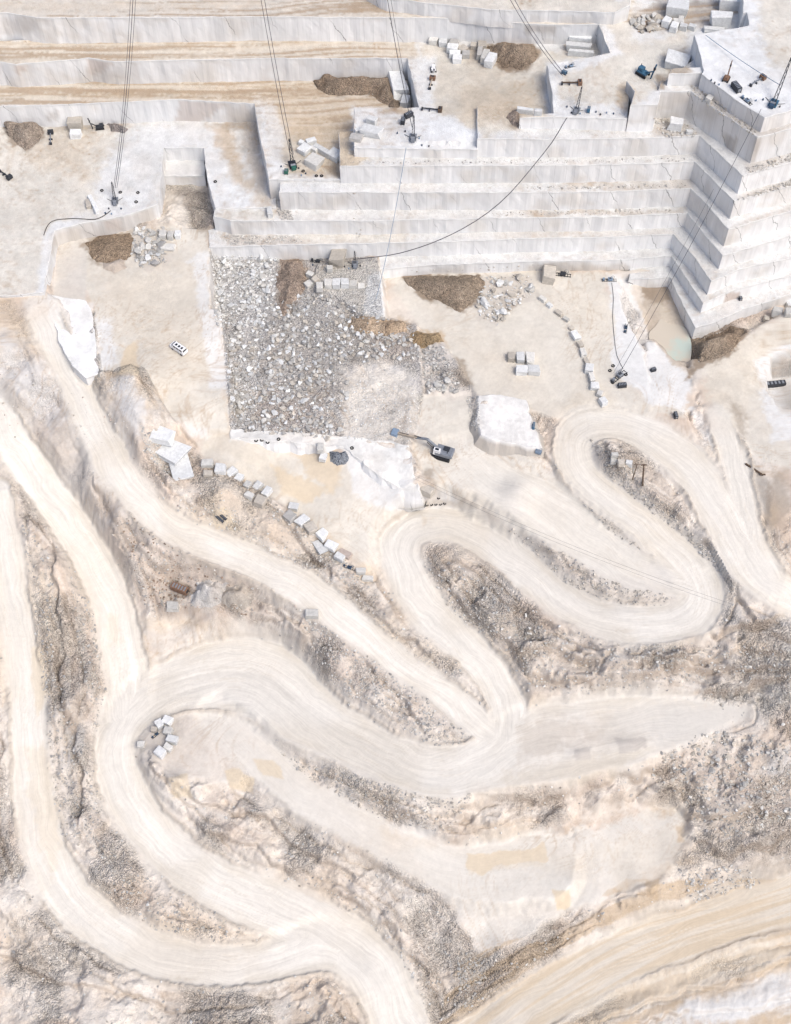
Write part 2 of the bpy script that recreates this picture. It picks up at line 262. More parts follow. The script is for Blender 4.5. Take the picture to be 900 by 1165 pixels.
# (colour, polygon in photo pixels, softness, edge waviness, strength, grain)
ZONES = [
 # lower left slopes
 ('pale', [(0,960),(70,1040),(200,1110),(330,1110),(330,1165),(0,1165)], 8, 14, .8),
 ('ochre', [(0,1040),(40,1060),(60,1100),(30,1110),(0,1110)], 8, 10, .35),
 ('ochre', [(320,1110),(410,1105),(420,1165),(330,1165)], 5, 12, .5),
 ('pink', [(60,560),(110,640),(120,760),(100,900),(75,700),(35,600)], 8, 14, .5),
 ('grey', [(60,740),(90,780),(100,860),(75,880),(62,800)], 6, 10, .6),
 ('blue', [(72,820),(95,825),(98,848),(80,860)], 4, 6, .5),
 ('brown', [(0,960),(22,975),(26,992),(0,1000)], 3, 5, .5),
 ('dkbrown', [(164,650),(205,645),(222,672),(214,700),(175,698),(165,680)], 5, 6, .55),
 ('pink', [(100,560),(180,600),(300,680),(300,705),(150,700),(130,640)], 8, 12, .55),
 ('grey', [(0,370),(70,420),(130,520),(160,590),(110,600),(70,540),(0,470)], 8, 12, .6),
 ('white', [(0,380),(50,420),(75,470),(60,490),(20,440),(0,430)], 8, 10, .55),
 ('grey', [(330,690),(400,700),(520,790),(540,840),(500,850),(380,790),(340,740)], 8, 12, .6),
 ('pink', [(350,690),(420,730),(450,780),(380,770)], 8, 10, .5),
 ('grey', [(480,625),(520,640),(600,710),(700,740),(900,750),(900,790),(640,800),(600,790),(500,700)], 8, 12, .6),
 ('brown', [(500,625),(560,650),(620,730),(590,770),(540,700)], 10, 12, .3),
 ('pale', [(540,650),(600,650),(590,690),(545,690)], 10, 8, .5),
 ('grey', [(560,590),(600,600),(700,650),(770,670),(760,690),(680,690),(600,640)], 5, 8, .75),
 ('dkgrey', [(640,640),(700,665),(765,685),(740,692),(670,685)], 5, 8, .4),
 ('grey', [(625,515),(650,540),(740,610),(745,630),(700,615),(640,560)], 4, 6, .7),
 ('grey', [(665,495),(700,510),(740,560),(800,620),(830,660),(815,665),(760,600),(690,550)], 6, 8, .65),
 ('brown', [(700,505),(745,530),(780,590),(760,590),(720,555)], 8, 10, .4),
 ('dkgrey', [(838,505),(850,510),(880,560),(878,590),(862,580),(850,540)], 3, 4, .8),
 ('brown', [(880,545),(900,520),(900,640),(885,630),(870,590)], 5, 8, .5),
 ('cream', [(820,660),(850,670),(855,700),(825,705)], 5, 6, .5),
 ('grey', [(740,830),(830,800),(900,790),(900,1000),(860,1030),(760,1040),(790,950),(770,900)], 10, 16, .4),
 ('pink', [(745,850),(800,835),(860,860),(850,920),(790,900)], 10, 12, .35),
 ('dkgrey', [(800,1000),(850,985),(900,965),(900,1000),(860,1030),(800,1050)], 6, 10, .7),
 ('brown', [(755,865),(800,880),(795,910),(760,900)], 5, 8, .4),
 ('blue', [(868,855),(900,850),(900,880),(872,882)], 4, 6, .6),
 ('blue', [(815,738),(850,740),(900,735),(900,760),(820,762)], 5, 8, .35),
 ('blue', [(868,700),(900,700),(900,718),(868,718)], 5, 6, .45),
 ('pale', [(640,780),(900,765),(900,785),(780,800),(620,806)], 4, 6, .7),
 ('pale', [(500,900),(620,905),(760,890),(770,915),(650,935),(560,968),(500,960)], 8, 12, .5),
 ('ochre', [(520,925),(560,930),(620,930),(600,950),(550,955),(525,940)], 5, 10, .6),
 ('grey', [(320,860),(450,885),(520,895),(510,960),(440,940),(340,890)], 8, 12, .55),
 ('pale', [(180,880),(350,900),(380,950),(330,1000),(240,970)], 10, 12, .5),
 ('pink', [(230,910),(300,900),(320,950),(270,960)], 8, 10, .35),
 ('ochre', [(350,950),(420,960),(440,1010),(380,1000)], 10, 12, .35),
 ('pale', [(400,980),(540,1000),(520,1165),(480,1165),(440,1070)], 10, 14, .6),
 ('dkgrey', [(520,1085),(555,1080),(560,1100),(540,1150),(522,1150)], 4, 6, .7),
 ('pale', [(560,1100),(700,1040),(740,1030),(720,1075),(560,1145)], 8, 10, .5),
 ('pink', [(500,1140),(560,1100),(650,1070),(620,1100)], 8, 10, .4),
 ('sand', [(480,1165),(690,1085),(900,1005),(900,1080),(680,1150),(640,1180)], 6, 8, .8),
 ('ochre', [(800,1040),(900,1012),(900,1050),(780,1078)], 6, 8, .35),
 ('cream', [(640,1165),(760,1110),(900,1070),(900,1165)], 6, 10, .7),
 ('ochre', [(690,1130),(800,1115),(900,1090),(900,1120),(760,1150)], 8, 12, .45),
 ('white', [(720,1165),(820,1140),(900,1120),(900,1150),(860,1165)], 8, 10, .5),
 # lower shelf
 ('pale', [(470,970),(600,955),(775,920),(782,958),(700,1018),(580,1075),(548,1078)], 5, 8, .9),
 ('water', [(530,972),(616,964),(618,985),(560,992),(532,994)], 1.5, 4, .85),
 ('water', [(628,1014),(648,1012),(649,1030),(634,1034)], 2, 3, .8),
 ('sand', [(690,960),(780,930),(790,1000),(745,1080),(690,1090),(700,1030)], 8, 12, .65),
 ('ochre', [(735,1000),(750,1000),(748,1020),(736,1020)], 3, 5, .5),
 ('brown', [(690,1075),(720,1070),(718,1092),(690,1090)], 3, 5, .6),
 ('ochre', [(775,938),(780,958),(773,958)], 2, 3, .5),
 ('grey', [(655,852),(672,852),(672,866),(656,866)], 3, 3, .8), ('grey', [(700,840),(732,838),(735,850),(708,858)], 3, 4, .85),
 ('mud_and_shade', [(560,830),(640,820),(640,860),(580,870)], 10, 10, .35),
 ('sand', [(580,860),(740,850),(700,880),(560,895)], 8, 8, .4),
 # block yard
 ('grey', [(150,822),(205,812),(208,840),(190,870),(165,855)], 5, 6, .7),
 ('sand', [(190,885),(215,880),(218,908),(195,908)], 2, 5, .7),
 ('water', [(255,878),(275,876),(290,885),(288,900),(262,898)], 2, 4, .6), ('water', [(290,862),(312,866),(324,885),(300,884)], 2, 4, .6),
 ('water', [(160,705),(240,705),(235,715),(170,715)], 5, 6, .4),
 ('grey', [(228,660),(258,655),(262,680),(240,700),(215,690)], 3, 4, .6), ('pale', [(228,662),(250,656),(255,680),(235,692)], 4, 5, .6),
 ('mud_and_shade', [(252,668),(275,664),(287,680),(275,698),(255,692)], 2, 3, .7),
 ('sand', [(240,580),(262,578),(270,600),(240,602)], 3, 4, .6),
 # loading area and shelves
 ('cream', [(225,480),(270,495),(470,540),(470,590),(430,650),(300,560),(230,520)], 8, 8, .9),
 ('sand', [(200,440),(265,490),(330,530),(350,560),(330,575),(290,545),(230,500)], 10, 14, .6),
 ('ochre', [(150,430),(178,425),(182,470),(160,465)], 6, 10, .5),
 ('ochre', [(240,440),(262,445),(266,495),(250,490),(243,470)], 5, 8, .5),
 ('water', [(310,530),(350,545),(375,558),(348,572),(320,560)], 4, 6, .7), ('water', [(330,508),(385,505),(385,540),(382,560),(350,540)], 4, 6, .65),
 ('white', [(262,490),(390,497),(470,512),(472,540),(475,585),(440,580),(400,560),(392,512),(300,503),(264,500)], 3, 5, .8),
 ('white', [(480,552),(518,550),(522,572),(500,580),(480,575)], 3, 4, .8),
 ('grey', [(290,575),(345,590),(400,650),(440,700),(410,700),(330,620)], 6, 8, .5),
 ('white', [(205,470),(235,475),(238,495),(215,495)], 5, 6, .6),
 # rubble field
 ('rubble', [(238,286),(430,292),(436,362),(474,370),(482,450),(470,506),(262,492),(252,360),(240,355)], 2, 4, 1),
 ('dkgrey', [(300,350),(380,345),(400,400),(390,470),(300,450),(280,400)], 22, 16, .38), ('dkgrey', [(390,360),(470,372),(475,412),(400,415)], 12, 12, .6), ('pale', [(385,415),(440,405),(476,428),(478,505),(385,505)], 14, 16, .85), ('pink', [(415,375),(470,375),(472,400),(430,405)], 8, 10, .45), ('pink', [(285,455),(350,450),(370,485),(290,488)], 14, 12, .35), ('white', [(240,292),(315,292),(300,350),(245,360)], 12, 12, .4), ('pale', [(250,445),(290,440),(290,475),(264,480)], 8, 10, .6), ('pink', [(280,460),(350,455),(380,490),(290,490)], 14, 12, .3),
 ('white', [(245,375),(300,400),(290,440),(262,440)], 12, 10, .25),
 ('pale', [(362,300),(436,298),(438,362),(418,368),(385,338),(352,328)], 3, 4, .9),
 ('white', [(418,315),(436,310),(438,364),(412,360)], 3, 3, .8),
 ('brown', [(318,292),(345,290),(352,320),(338,345),(330,362),(318,358),(314,320)], 3, 6, .65),
 ('pink', [(325,298),(346,300),(346,325),(328,325)], 4, 5, .5),
 ('ochre', [(392,355),(420,362),(462,366),(465,375),(420,380),(395,372)], 4, 5, .6),
 # pit floor
 ('cream', [(432,304),(700,308),(690,330),(750,440),(790,470),(650,482),(545,452),(474,370)], 4, 4, .9),
 ('sand', [(480,345),(560,380),(600,440),(545,450),(520,400)], 14, 12, .35), ('sand', [(640,330),(690,340),(690,380),(655,370)], 12, 10, .35),
 ('brown', [(456,314),(475,310),(550,311),(552,330),(540,345),(525,356),(490,342),(468,330)], 3, 7, .95),
 ('grey', [(545,315),(600,312),(612,335),(585,350),(565,370),(545,365),(540,340)], 4, 6, .6), ('brown', [(570,340),(590,345),(580,358)], 3, 5, .5),
 ('ochre', [(466,378),(500,376),(508,392),(480,396),(468,390)], 3, 6, .8), ('brown', [(514,404),(530,410),(540,440),(528,440),(520,425)], 3, 5, .7),
 ('rubble', [(470,388),(505,390),(520,415),(525,446),(485,448),(476,430)], 3, 4, .85),
 ('grey', [(528,450),(545,450),(546,492),(535,490),(530,470)], 3, 4, .7),
 ('white', [(690,310),(716,318),(740,385),(750,395),(785,430),(780,466),(740,460),(715,440),(700,420),(698,360)], 3, 5, .85),
 ('sand', [(655,445),(700,455),(695,465),(640,465)], 5, 6, .5),
 ('white', [(785,465),(800,470),(812,510),(800,500)], 3, 4, .8),
 ('brown', [(590,460),(660,458),(650,500),(620,520),(600,480)], 8, 8, .15),
 # terrace by the excavator
 ('cream', [(478,452),(532,452),(545,498),(600,515),(650,560),(740,640),(700,660),(600,610),(520,565),(478,545)], 5, 6, .9),
 ('ochre', [(600,560),(640,560),(660,600),(630,610),(590,590)], 12, 12, .3), ('sand', [(590,560),(680,610),(740,650),(720,660),(640,620)], 8, 8, .5),
 ('grey', [(558,555),(590,550),(605,565),(600,590),(575,590),(560,575)], 5, 6, .8),
 ('grey', [(430,510),(470,505),(480,540),(470,545)], 4, 6, .3),
 ('brown', [(480,535),(490,532),(496,552),(482,553)], 3, 5, .6), ('ochre', [(520,548),(555,565),(560,590),(530,575)], 6, 8, .35),
 # east side
 ('cream', [(790,400),(850,380),(910,345),(910,540),(860,520),(815,470)], 5, 6, .9),
 ('sand', [(800,400),(900,360),(900,440),(860,440),(850,480),(800,460)], 10, 10, .45),
 ('white', [(862,410),(885,393),(910,390),(910,500),(880,500),(868,460)], 4, 6, .8), ('pale', [(885,410),(910,405),(910,470),(888,470)], 2, 4, .8), ('dkgrey', [(880,412),(910,405),(910,425),(876,432)], 2, 4, .7),
 ('brown', [(776,372),(790,383),(830,370),(848,372),(845,390),(830,405),(805,412),(790,420),(778,430),(774,400)], 3, 8, .95), ('pink', [(800,370),(900,345),(900,352),(850,370),(820,385)], 4, 6, .5),
 ('brown', [(830,455),(850,470),(850,500),(838,490)], 4, 6, .5), ('sand', [(815,470),(838,480),(850,540),(870,620),(850,600),(830,540)], 4, 5, .7),
 ('mud_and_shade', [(730,328),(762,330),(790,380),(788,418),(765,415),(738,380)], 2, 3, .9), ('brown', [(728,325),(758,325),(762,340),(745,345),(730,335)], 3, 5, .8), ('sand', [(748,345),(775,360),(775,385),(755,375)], 4, 5, .6),
 # west floor
 ('cream', [(60,260),(236,262),(240,350),(252,440),(262,492),(200,480),(165,425),(110,430),(108,345)], 3, 4, .95),
 ('sand', [(105,300),(235,300),(240,440),(200,470),(170,430),(120,350)], 20, 20, .55),
 ('water', [(140,395),(155,390),(158,430),(135,424)], 3, 4, .8),
 ('white', [(210,300),(220,300),(240,440),(262,440),(250,356),(238,350),(238,285),(228,285)], 3, 4, .65), ('white', [(100,360),(128,365),(132,415),(112,424)], 5, 6, .8),
 ('pale', [(66,275),(100,268),(97,342),(62,336)], 1, 2, .7), ('grey', [(66,275),(100,268),(97,342),(62,336)], 1, 2, .25),
 ('brown', [(92,275),(110,266),(150,262),(152,290),(135,300),(110,300)], 4, 6, .75), ('mud_and_shade', [(118,296),(140,295),(144,305),(130,312),(116,305)], 2, 3, .8),
 ('grey', [(150,262),(182,258),(200,275),(196,300),(170,310),(152,300)], 3, 5, .5),
 ('cream', [(190,195),(234,195),(238,280),(180,275),(186,230)], 3, 4, .8), ('white', [(186,190),(230,190),(232,200),(186,205)], 3, 3, .7), ('brown', [(190,217),(235,215),(238,270),(225,262),(214,240),(208,226),(190,223)], 2, 5, .55),
 ('ochre', [(118,424),(145,420),(150,428),(122,432)], 2, 3, .8),
 ('grey', [(115,425),(150,424),(168,470),(160,520),(120,450)], 4, 6, .4), ('white', [(130,430),(150,428),(165,470),(160,495),(140,470)], 5, 8, .6), ('white', [(54,334),(108,345),(112,425),(70,430),(58,400)], 2, 3, .6),
 ('dkgrey', [(160,490),(180,500),(210,535),(205,548),(180,530)], 3, 4, .7),
]
ZONES2 = [('pale', [(750,798),(830,785),(905,778),(905,800),(860,825),(790,850),(750,850)], 12, 16, .6), ('sand', [(600,1165),(740,1105),(905,1060),(905,1090),(780,1130),(680,1170)], 8, 10, .45), ('white', [(760,1150),(905,1105),(905,1135),(820,1165)], 6, 8, .6),
 ('pale', [(660,940),(780,915),(790,960),(720,1010),(640,1030)], 10, 10, .35), ('ochre', [(736,1000),(750,998),(748,1022),(736,1020)], 2, 5, .5), ('ochre', [(770,938),(780,938),(779,958),(773,958)], 2, 4, .5), ('grey', [(880,440),(912,440),(912,468),(888,468)], 2, 3, .5), ('dkgrey', [(880,412),(910,406),(910,424),(877,432)], 2, 3, .6),
 ('mud_and_shade', [(585,825),(650,815),(700,825),(640,850),(590,862)], 10, 14, .35), ('sand', [(560,885),(640,870),(740,852),(700,880),(600,895)], 6, 10, .5), ('pale', [(700,800),(830,798),(840,815),(760,835),(690,830)], 8, 8, .5),
 ('grey', [(654,853),(672,852),(673,866),(656,867)], 2, 4, .7), ('grey', [(699,841),(732,838),(736,850),(706,858)], 2, 4, .75), ('sand', [(600,990),(660,960),(700,960),(660,1010)], 10, 12, .3),
 ('puddle', [(528,972),(560,968),(590,968),(618,962),(622,980),(570,988),(545,995),(530,990)], .9, 8, .75), ('puddle', [(628,1014),(648,1012),(649,1030),(634,1034)], .8, 4, .85),
 ('puddle', [(255,878),(275,876),(290,885),(288,900),(262,898)], 1, 4, .7), ('puddle', [(290,862),(312,866),(324,885),(300,884)], 1, 4, .7), ('puddle', [(192,885),(214,880),(218,905),(198,906)], 1, 4, .6),
 ('puddle', [(330,508),(385,505),(385,540),(382,560),(350,540)], 3, 6, .5), ('puddle', [(310,530),(350,545),(378,556),(348,572),(320,560)], 2, 5, .6), ('puddle', [(140,397),(150,390),(157,400),(160,428),(134,426)], 1, 4, .7),
 ('puddle', [(36,735),(50,740),(52,790),(44,815),(36,780)], 1.5, 4, .5), ('puddle', [(30,850),(48,850),(62,900),(70,960),(60,1000),(40,950)], 6, 6, .4), ('puddle', [(242,580),(258,578),(275,602),(245,604)], 1, 4, .6), ('puddle', [(120,700),(135,700),(140,730),(126,735)], 4, 6, .4),
 ('ochre', [(380,500),(384,502),(384,540),(380,535)], 2, 4, .3), ('white', [(430,940),(520,935),(470,960)], 6, 8, .3), ('ochre', [(480,385+200),(486,588),(480,600)], 2, 3, .3)]
# zones that belong to the raised benches only
BZONES = [
 ('sand', [(-40,-60),(640,-60),(720,20),(640,32),(300,22),(-40,20)], 3, 3, .7), ('cream', [(560,0),(720,0),(720,62),(690,60),(680,28),(560,24)], 4, 4, .8),
 ('ochre', [(-40,4),(300,4),(300,9),(-40,9)], 3, 5, .4),
 ('sand', [(-40,46),(470,46),(480,66),(-40,74)], 2, 3, .85), ('ochre', [(-40,47),(400,47),(400,50),(-40,51)], 2, 3, .5),
 ('sand', [(-40,92),(300,92),(460,90),(470,124),(440,165),(385,205),(310,205),(300,122),(-40,120)], 2, 3, .95), ('ochre', [(90,98),(300,92),(440,100),(440,150),(330,160),(300,112),(100,110)], 12, 14, .45),
 ('ochre', [(330,140),(440,120),(430,165),(380,205),(360,180)], 8, 10, .35),
 ('brown', [(360,90),(384,82),(410,84),(448,86),(456,110),(452,130),(438,118),(420,108),(385,108),(366,104)], 3, 8, .95), ('brown', [(400,145),(420,128),(440,125),(440,168),(410,168)], 3, 6, .5), ('brown', [(360,185),(388,180),(387,204),(370,196)], 3, 5, .6),
 ('white', [(288,116),(312,118),(325,150),(320,205),(310,205),(300,140)], 4, 6, .7), ('white', [(310,180),(330,196),(386,203),(386,207),(305,207),(306,180)], 3, 3, .8),
 ('cream', [(480,48),(640,60),(630,135),(540,160),(478,150)], 3, 4, .95), ('sand', [(490,70),(625,80),(625,135),(545,150),(500,150)], 12, 14, .6), ('ochre', [(520,100),(600,100),(600,140),(520,140)], 12, 14, .3),
 ('white', [(478,62),(498,66),(490,120),(540,150),(545,160),(470,172),(470,125)], 4, 5, .9), ('white', [(400,120),(440,124),(545,150),(545,172),(400,172)], 3, 4, .9),
 ('brown', [(553,52),(570,47),(612,50),(614,66),(600,78),(572,80),(556,66)], 3, 6, .95), ('brown', [(640,50),(648,48),(648,68),(640,66)], 2, 3, .6),('brown', [(520,54),(560,56),(560,80),(530,70)], 4, 5, .4),
 ('brown', [(575,120),(592,125),(592,145),(580,145)], 3, 4, .6),
 ('cream', [(620,60),(780,40),(790,90),(745,100),(716,134),(630,134)], 5, 5, .9), ('white', [(681,28),(692,30),(708,62),(640,85),(632,132),(622,132),(622,72),(694,60)], 3, 3, .9), ('white', [(630,118),(716,118),(714,136),(630,136)], 4, 5, .8),
 ('ochre', [(700,95),(718,98),(722,104),(716,130),(706,125),(700,110)], 3, 6, .6),
 ('brown', [(716,18),(760,0),(850,0),(850,20),(785,35),(740,35),(730,30)], 4, 5, .6), ('brown', [(755,62),(780,55),(785,85),(760,88)], 3, 5, .65), ('brown', [(745,85),(760,85),(756,102),(747,102)], 2, 3, .7),
 ('white', [(790,30),(830,28),(852,-20),(870,-20),(880,80),(910,90),(910,140),(868,136),(800,88),(788,60)], 6, 6, .95), ('cream', [(858,-40),(920,-40),(920,80),(880,78),(865,40)], 8, 8, .9),
 ('pale', [(0,138),(290,138),(240,240),(180,240),(60,262),(50,330),(-40,330),(-40,138)], 3, 4, .5), ('cream', [(-40,140),(180,145),(180,200),(60,260),(40,340),(-40,340)], 6, 8, .8), ('ochre', [(20,170),(90,145),(110,150),(100,200),(40,190)], 14, 16, .35),
 ('white', [(150,140),(250,140),(262,200),(300,235),(240,238),(230,168),(188,168),(180,215),(180,250),(120,242),(100,230),(120,180)], 8, 10, .8), ('white', [(62,250),(95,250),(58,268),(52,335),(42,335),(50,265)], 3, 3, .8),
 ('ochre', [(236,140),(262,142),(270,170),(285,215),(265,205),(250,170)], 5, 8, .6), ('mud_and_shade', [(270,140),(296,142),(305,200),(310,236),(288,230),(280,180)], 6, 8, .7), ('brown', [(243,140),(275,138),(285,148),(260,150)], 3, 4, .5),
 ('brown', [(2,137),(38,137),(52,148),(50,160),(30,174),(15,165),(5,150)], 3, 6, .8), ('brown', [(50,142),(110,140),(145,140),(140,150),(60,150)], 3, 4, .3),
 ('white', [(300,207),(560,207),(800,207),(560,222),(300,222)], 3, 3, .3), ('mud_and_shade', [(640,205),(780,205),(790,218),(640,216)], 4, 8, .45), ('mud_and_shade', [(600,238),(780,236),(780,244),(600,246)], 3, 8, .5), ('mud_and_shade', [(560,262),(770,262),(770,272),(560,272)], 3, 8, .3),
 ('grey', [(250,267),(330,266),(350,276),(300,280),(260,279)], 3, 4, .8), ('grey', [(312,236),(330,238),(336,250),(318,251)], 3, 4, .7), ('cream', [(330,262),(460,262),(460,280),(345,278)], 3, 4, .6), ('cream', [(243,240),(310,238),(312,252),(245,250)], 3, 3, .7),
 ('grey', [(743,132),(765,130),(795,150),(790,158),(745,156)], 3, 5, .7), ('grey', [(785,95),(800,100),(865,150),(855,154),(790,110)], 2, 3, .6),
 ('grey', [(848,188),(900,172),(910,182),(850,200)], 2, 4, .5), ('grey', [(838,225),(900,203),(910,210),(840,230)], 2, 4, .6), ('grey', [(832,258),(900,232),(910,240),(832,262)], 2, 4, .6),
 ('grey', [(862,148),(910,135),(910,146),(865,157)], 2, 4, .6),
]
WZONES = [('pink', [(205,113),(262,113),(250,125),(225,142),(195,142)], 1.5, 4, .55), ('pink', [(100,66),(132,70),(112,86),(102,84)], 1, 3, .6), ('pink', [(14,72),(36,76),(22,84)], 1, 3, .6), ('grey', [(0,20),(60,20),(20,40),(0,40)], 4, 6, .5), ('grey', [(100,80),(160,68),(160,90),(100,96)], 4, 6, .4),
 ('pink', [(826,332),(842,333),(838,342),(822,347)], .8, 2, .8), ('mud_and_shade', [(740,100),(900,130),(900,150),(840,190),(780,120)], 12, 10, .3), ('mud_and_shade', [(770,200),(840,240),(830,300),(780,250)], 12, 10, .28), ('brown', [(820,150),(838,160),(832,176),(824,170)], 1, 5, .45), ('brown', [(860,158),(868,158),(858,185),(850,186)], 1, 4, .4),
 ('mud_and_shade', [(60,262),(180,232),(180,262),(60,285)], 6, 8, .4), ('pink', [(120,250),(140,248),(140,262),(122,262)], 2, 4, .4), ('brown', [(52,143-8),(66,122),(66,138),(56,140)], 1, 3, .3), ('mud_and_shade', [(600,300),(720,300),(720,312),(600,312)], 3, 5, .5), ('grey', [(315,222),(440,222),(440,240),(315,240)], 6, 8, .3), ('mud_and_shade', [(240,100),(320,230),(300,240),(286,130)], 6, 8, .5), ('grey', [(745,104),(790,104),(785,135),(745,135)], 3, 4, .45),
 ('brown', [(595,28),(635,28),(630,38),(596,38)], 1, 2, .45), ('blue', [(460,70),(478,122),(470,122),(456,92)], 2, 2, .25), ('grey', [(186,216),(234,216),(234,262),(190,262)], 4, 6, .5)]
def paint(u, v, x, y, colr, zones):
    wx = fbm(x*.22, y*.22, 4, 91)-.5; wy = fbm(x*.22, y*.22, 4, 95)-.5; fine = fbm(x*.9, y*.9, 4, 97)
    for zn in zones:
        c, poly, soft, wav, st = zn
        P = np.array(poly, float); pad = soft+wav+2
        m = (u > P[:, 0].min()-pad) & (u < P[:, 0].max()+pad) & (v > P[:, 1].min()-pad) & (v < P[:, 1].max()+pad)
        if not m.any(): continue
        d = psd(u[m]+wx[m]*wav*2.2, v[m]+wy[m]*wav*2.2, P)
        t = (1-ss(-soft, soft, d+(fine[m]-.5)*soft*2.5))*st
        colr[m] = colr[m]*(1-t[:, None])+C_[c]*t[:, None]
    return colr
def mottle(x, y, colr, amt):
    """world-space mottling: lighter, darker, browner patches"""
    a = fbm(x*.35, y*.35, 5, 120, .6)-.5; b = fbm(x*1.3, y*1.3, 3, 130, .7)-.5; c = fbm(x*.09, y*.09, 4, 140)-.5
    k = 1+amt*(a*.7+b*.5+c*.5)
    colr = colr*np.clip(k, .45, 1.5)[:, None]
    t = np.clip((fbm(x*.16, y*.16, 4, 150)-.48)*3, 0, 1)*np.clip(amt, 0, 1)*.45
    return np.clip(colr*(1-t[:, None])+colr*np.array([.95, .82, .70])*t[:, None], .02, .78)
def tracks(x, y, colr, st):
    """curved tyre scrapes on open floors"""
    qx = x+fbm(x*.03, y*.03, 2, 160)*60; qy = y+fbm(x*.03, y*.03, 2, 165)*60
    r = np.abs(fbm(qx*.55, qy*.12, 3, 170)*2-1); r2 = np.abs(fbm(qx*.16+9, qy*.6, 3, 175)*2-1)
    t = np.clip((1-ss(.0, .10, r))*.55+(1-ss(0, .08, r2))*.35, 0, 1)*st*ss(.35, .62, fbm(x*.05, y*.05, 3, 180))
    return colr*(1-t[:, None])+np.array([.40, .30, .21])*t[:, None]

X, Y, Z = GX.ravel(), GY.ravel(), H.ravel()
u, v = proj(X, Y, Z)
rg = rough.ravel(); sl = slope.ravel(); rm = rcol.ravel()
# open slopes: pale earth, grey stone, reddish soil
a = fbm(X*.07, Y*.07, 5, 20); b = fbm(X*.3+a*2, Y*.3, 5, 25, .6)
colr = np.ones((len(X), 3))*np.array([.60, .555, .51])
t = ss(.52, .70, a)[:, None]; colr = colr*(1-t*.35)+C_['grey']*t*.35
t = (ss(.5, .68, fbm(X*.06+5, Y*.06, 4, 30)))[:, None]; colr = colr*(1-t*.6)+np.array([.52, .41, .33])*t*.6
t = (ss(.54, .7, fbm(X*.05+15, Y*.05, 4, 33)))[:, None]; colr = colr*(1-t*.5)+np.array([.56, .45, .32])*t*.5
colr = paint(u, v, X, Y, colr, ZONES)
steep = ss(.35, 1.1, sl)*np.clip(rg*1.5, 0, 1)          # browner, darker tone on the steep cuts
st = (steep*ss(.38, .62, b))[:, None]; colr = colr*(1-st*.38)+np.array([.38, .32, .27])*st*.38
amt = np.clip(.25+rg*.68, 0, .9)*(1-rm)
# strata, gullies and graded dust that follow the roads
eb = np.clip(bestd.ravel(), -5, 40); Sv = Sall.ravel(); far = ss(26, 18, eb)
stt = fbm(eb*.75+fbm(X*.1, Y*.1, 3, 420)*2.5, Sv*.035, 4, 421, .6); ln = 1-ss(0, .07, np.abs(stt-.5)); dk = ss(.56, .72, stt)
k_ = (ln*.55+dk*.16)*far*np.clip(rg*1.4, 0, 1)*(1-rm)*ss(.38, .6, fbm(X*.07, Y*.07, 3, 425)); k_ = k_[:, None]; colr = colr*(1-k_)+np.array([.27, .20, .15])*k_
pl = (ss(.52, .40, stt)*.45*far*np.clip(rg, 0, 1)*(1-rm))[:, None]; colr = colr*(1-pl)+C_['pale']*1.08*pl
ds = (np.clip(Wmax.ravel(), 0, 1)**1.6*(1-rm)*.7)[:, None]; colr = colr*(1-ds)+C_['road']*.95*ds
colr = mottle(X, Y, colr, amt)
gk = (gul.ravel()*np.clip(rg, 0, 1)*.45)[:, None]; colr = colr*(1-gk)+C_['brown']*gk
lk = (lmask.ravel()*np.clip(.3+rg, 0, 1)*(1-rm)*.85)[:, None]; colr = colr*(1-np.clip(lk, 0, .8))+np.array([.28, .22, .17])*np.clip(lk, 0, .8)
colr = tracks(X, Y, colr, smooth.ravel()*(1-rm)*.8)
lf = (np.clip(rg, 0, 1)*(1-rm)*.34)[:, None]; colr = colr*(1-lf)+np.array([.63, .555, .495])*lf      # pale dust lies over all the open ground
tk = track.ravel()
rc = C_['road'][None, :]*(1+(tk-.5)*.40)[:, None]
br = ((1-ss(0, .035, np.abs(tk-.56)))*.38*ss(.4, .6, fbm(X*.08, Y*.08, 3, 211))+ss(.45, .7, fbm(X*.05, Y*.05, 3, 210))*.40)[:, None]; rc = rc*(1-br)+C_['sand']*br
colr = colr*(1-rm[:, None]*.92)+rc*rm[:, None]*.92
eg = (ss(-3.2, -.4, bestd.ravel())*rm*ss(.35, .6, fbm(X*.09, Y*.09, 3, 212))*.45)[:, None]; colr = colr*(1-eg)+C_['sand']*eg
so = (u > 480) & (v > 995) & (rid.ravel() == list(ROADS).index('south'))      # the sandy southern road
t = (so*rm*(.35+.6*ss(.45, .6, tk)))[:, None]; colr = colr*(1-t)+np.array([.57, .48, .37])*t
so2 = (u > 480) & (v > 1000) & (rid.ravel() == list(ROADS).index('south')); q_ = fbm(eb*.55, Sv*.015, 4, 430, .6); t = (so2*(1-rm)*ss(.50, .60, q_)*.6)[:, None]; colr = colr*(1-t)+C_['ochre']*t
bm = np.clip(berm.ravel(), 0, 1)[:, None]*.6; colr = colr*(1-bm)+C_['mud_and_shade']*.9*bm  # berm shading painted into the colour as a thin dark band beside the roads
colr = paint(u, v, X, Y, colr, ZONES2)
det = np.clip(rg*1.1, .06, 1)*lerp(.15, .95, ss(.46, .66, fbm(X*.08, Y*.08, 4, 230)))
rb = (1-ss(-1, 1, psd(u, v, [(238,286),(430,292),(436,362),(474,370),(482,450),(470,506),(262,492),(252,360)])))*(1-ss(.4,.9,(colr.min(1)-.3)*2)*.0); det = np.maximum(det, rb*(.75-.5*(1-ss(-6, 6, psd(u, v, [(390,420),(440,408),(476,430),(478,505),(390,505)])))))

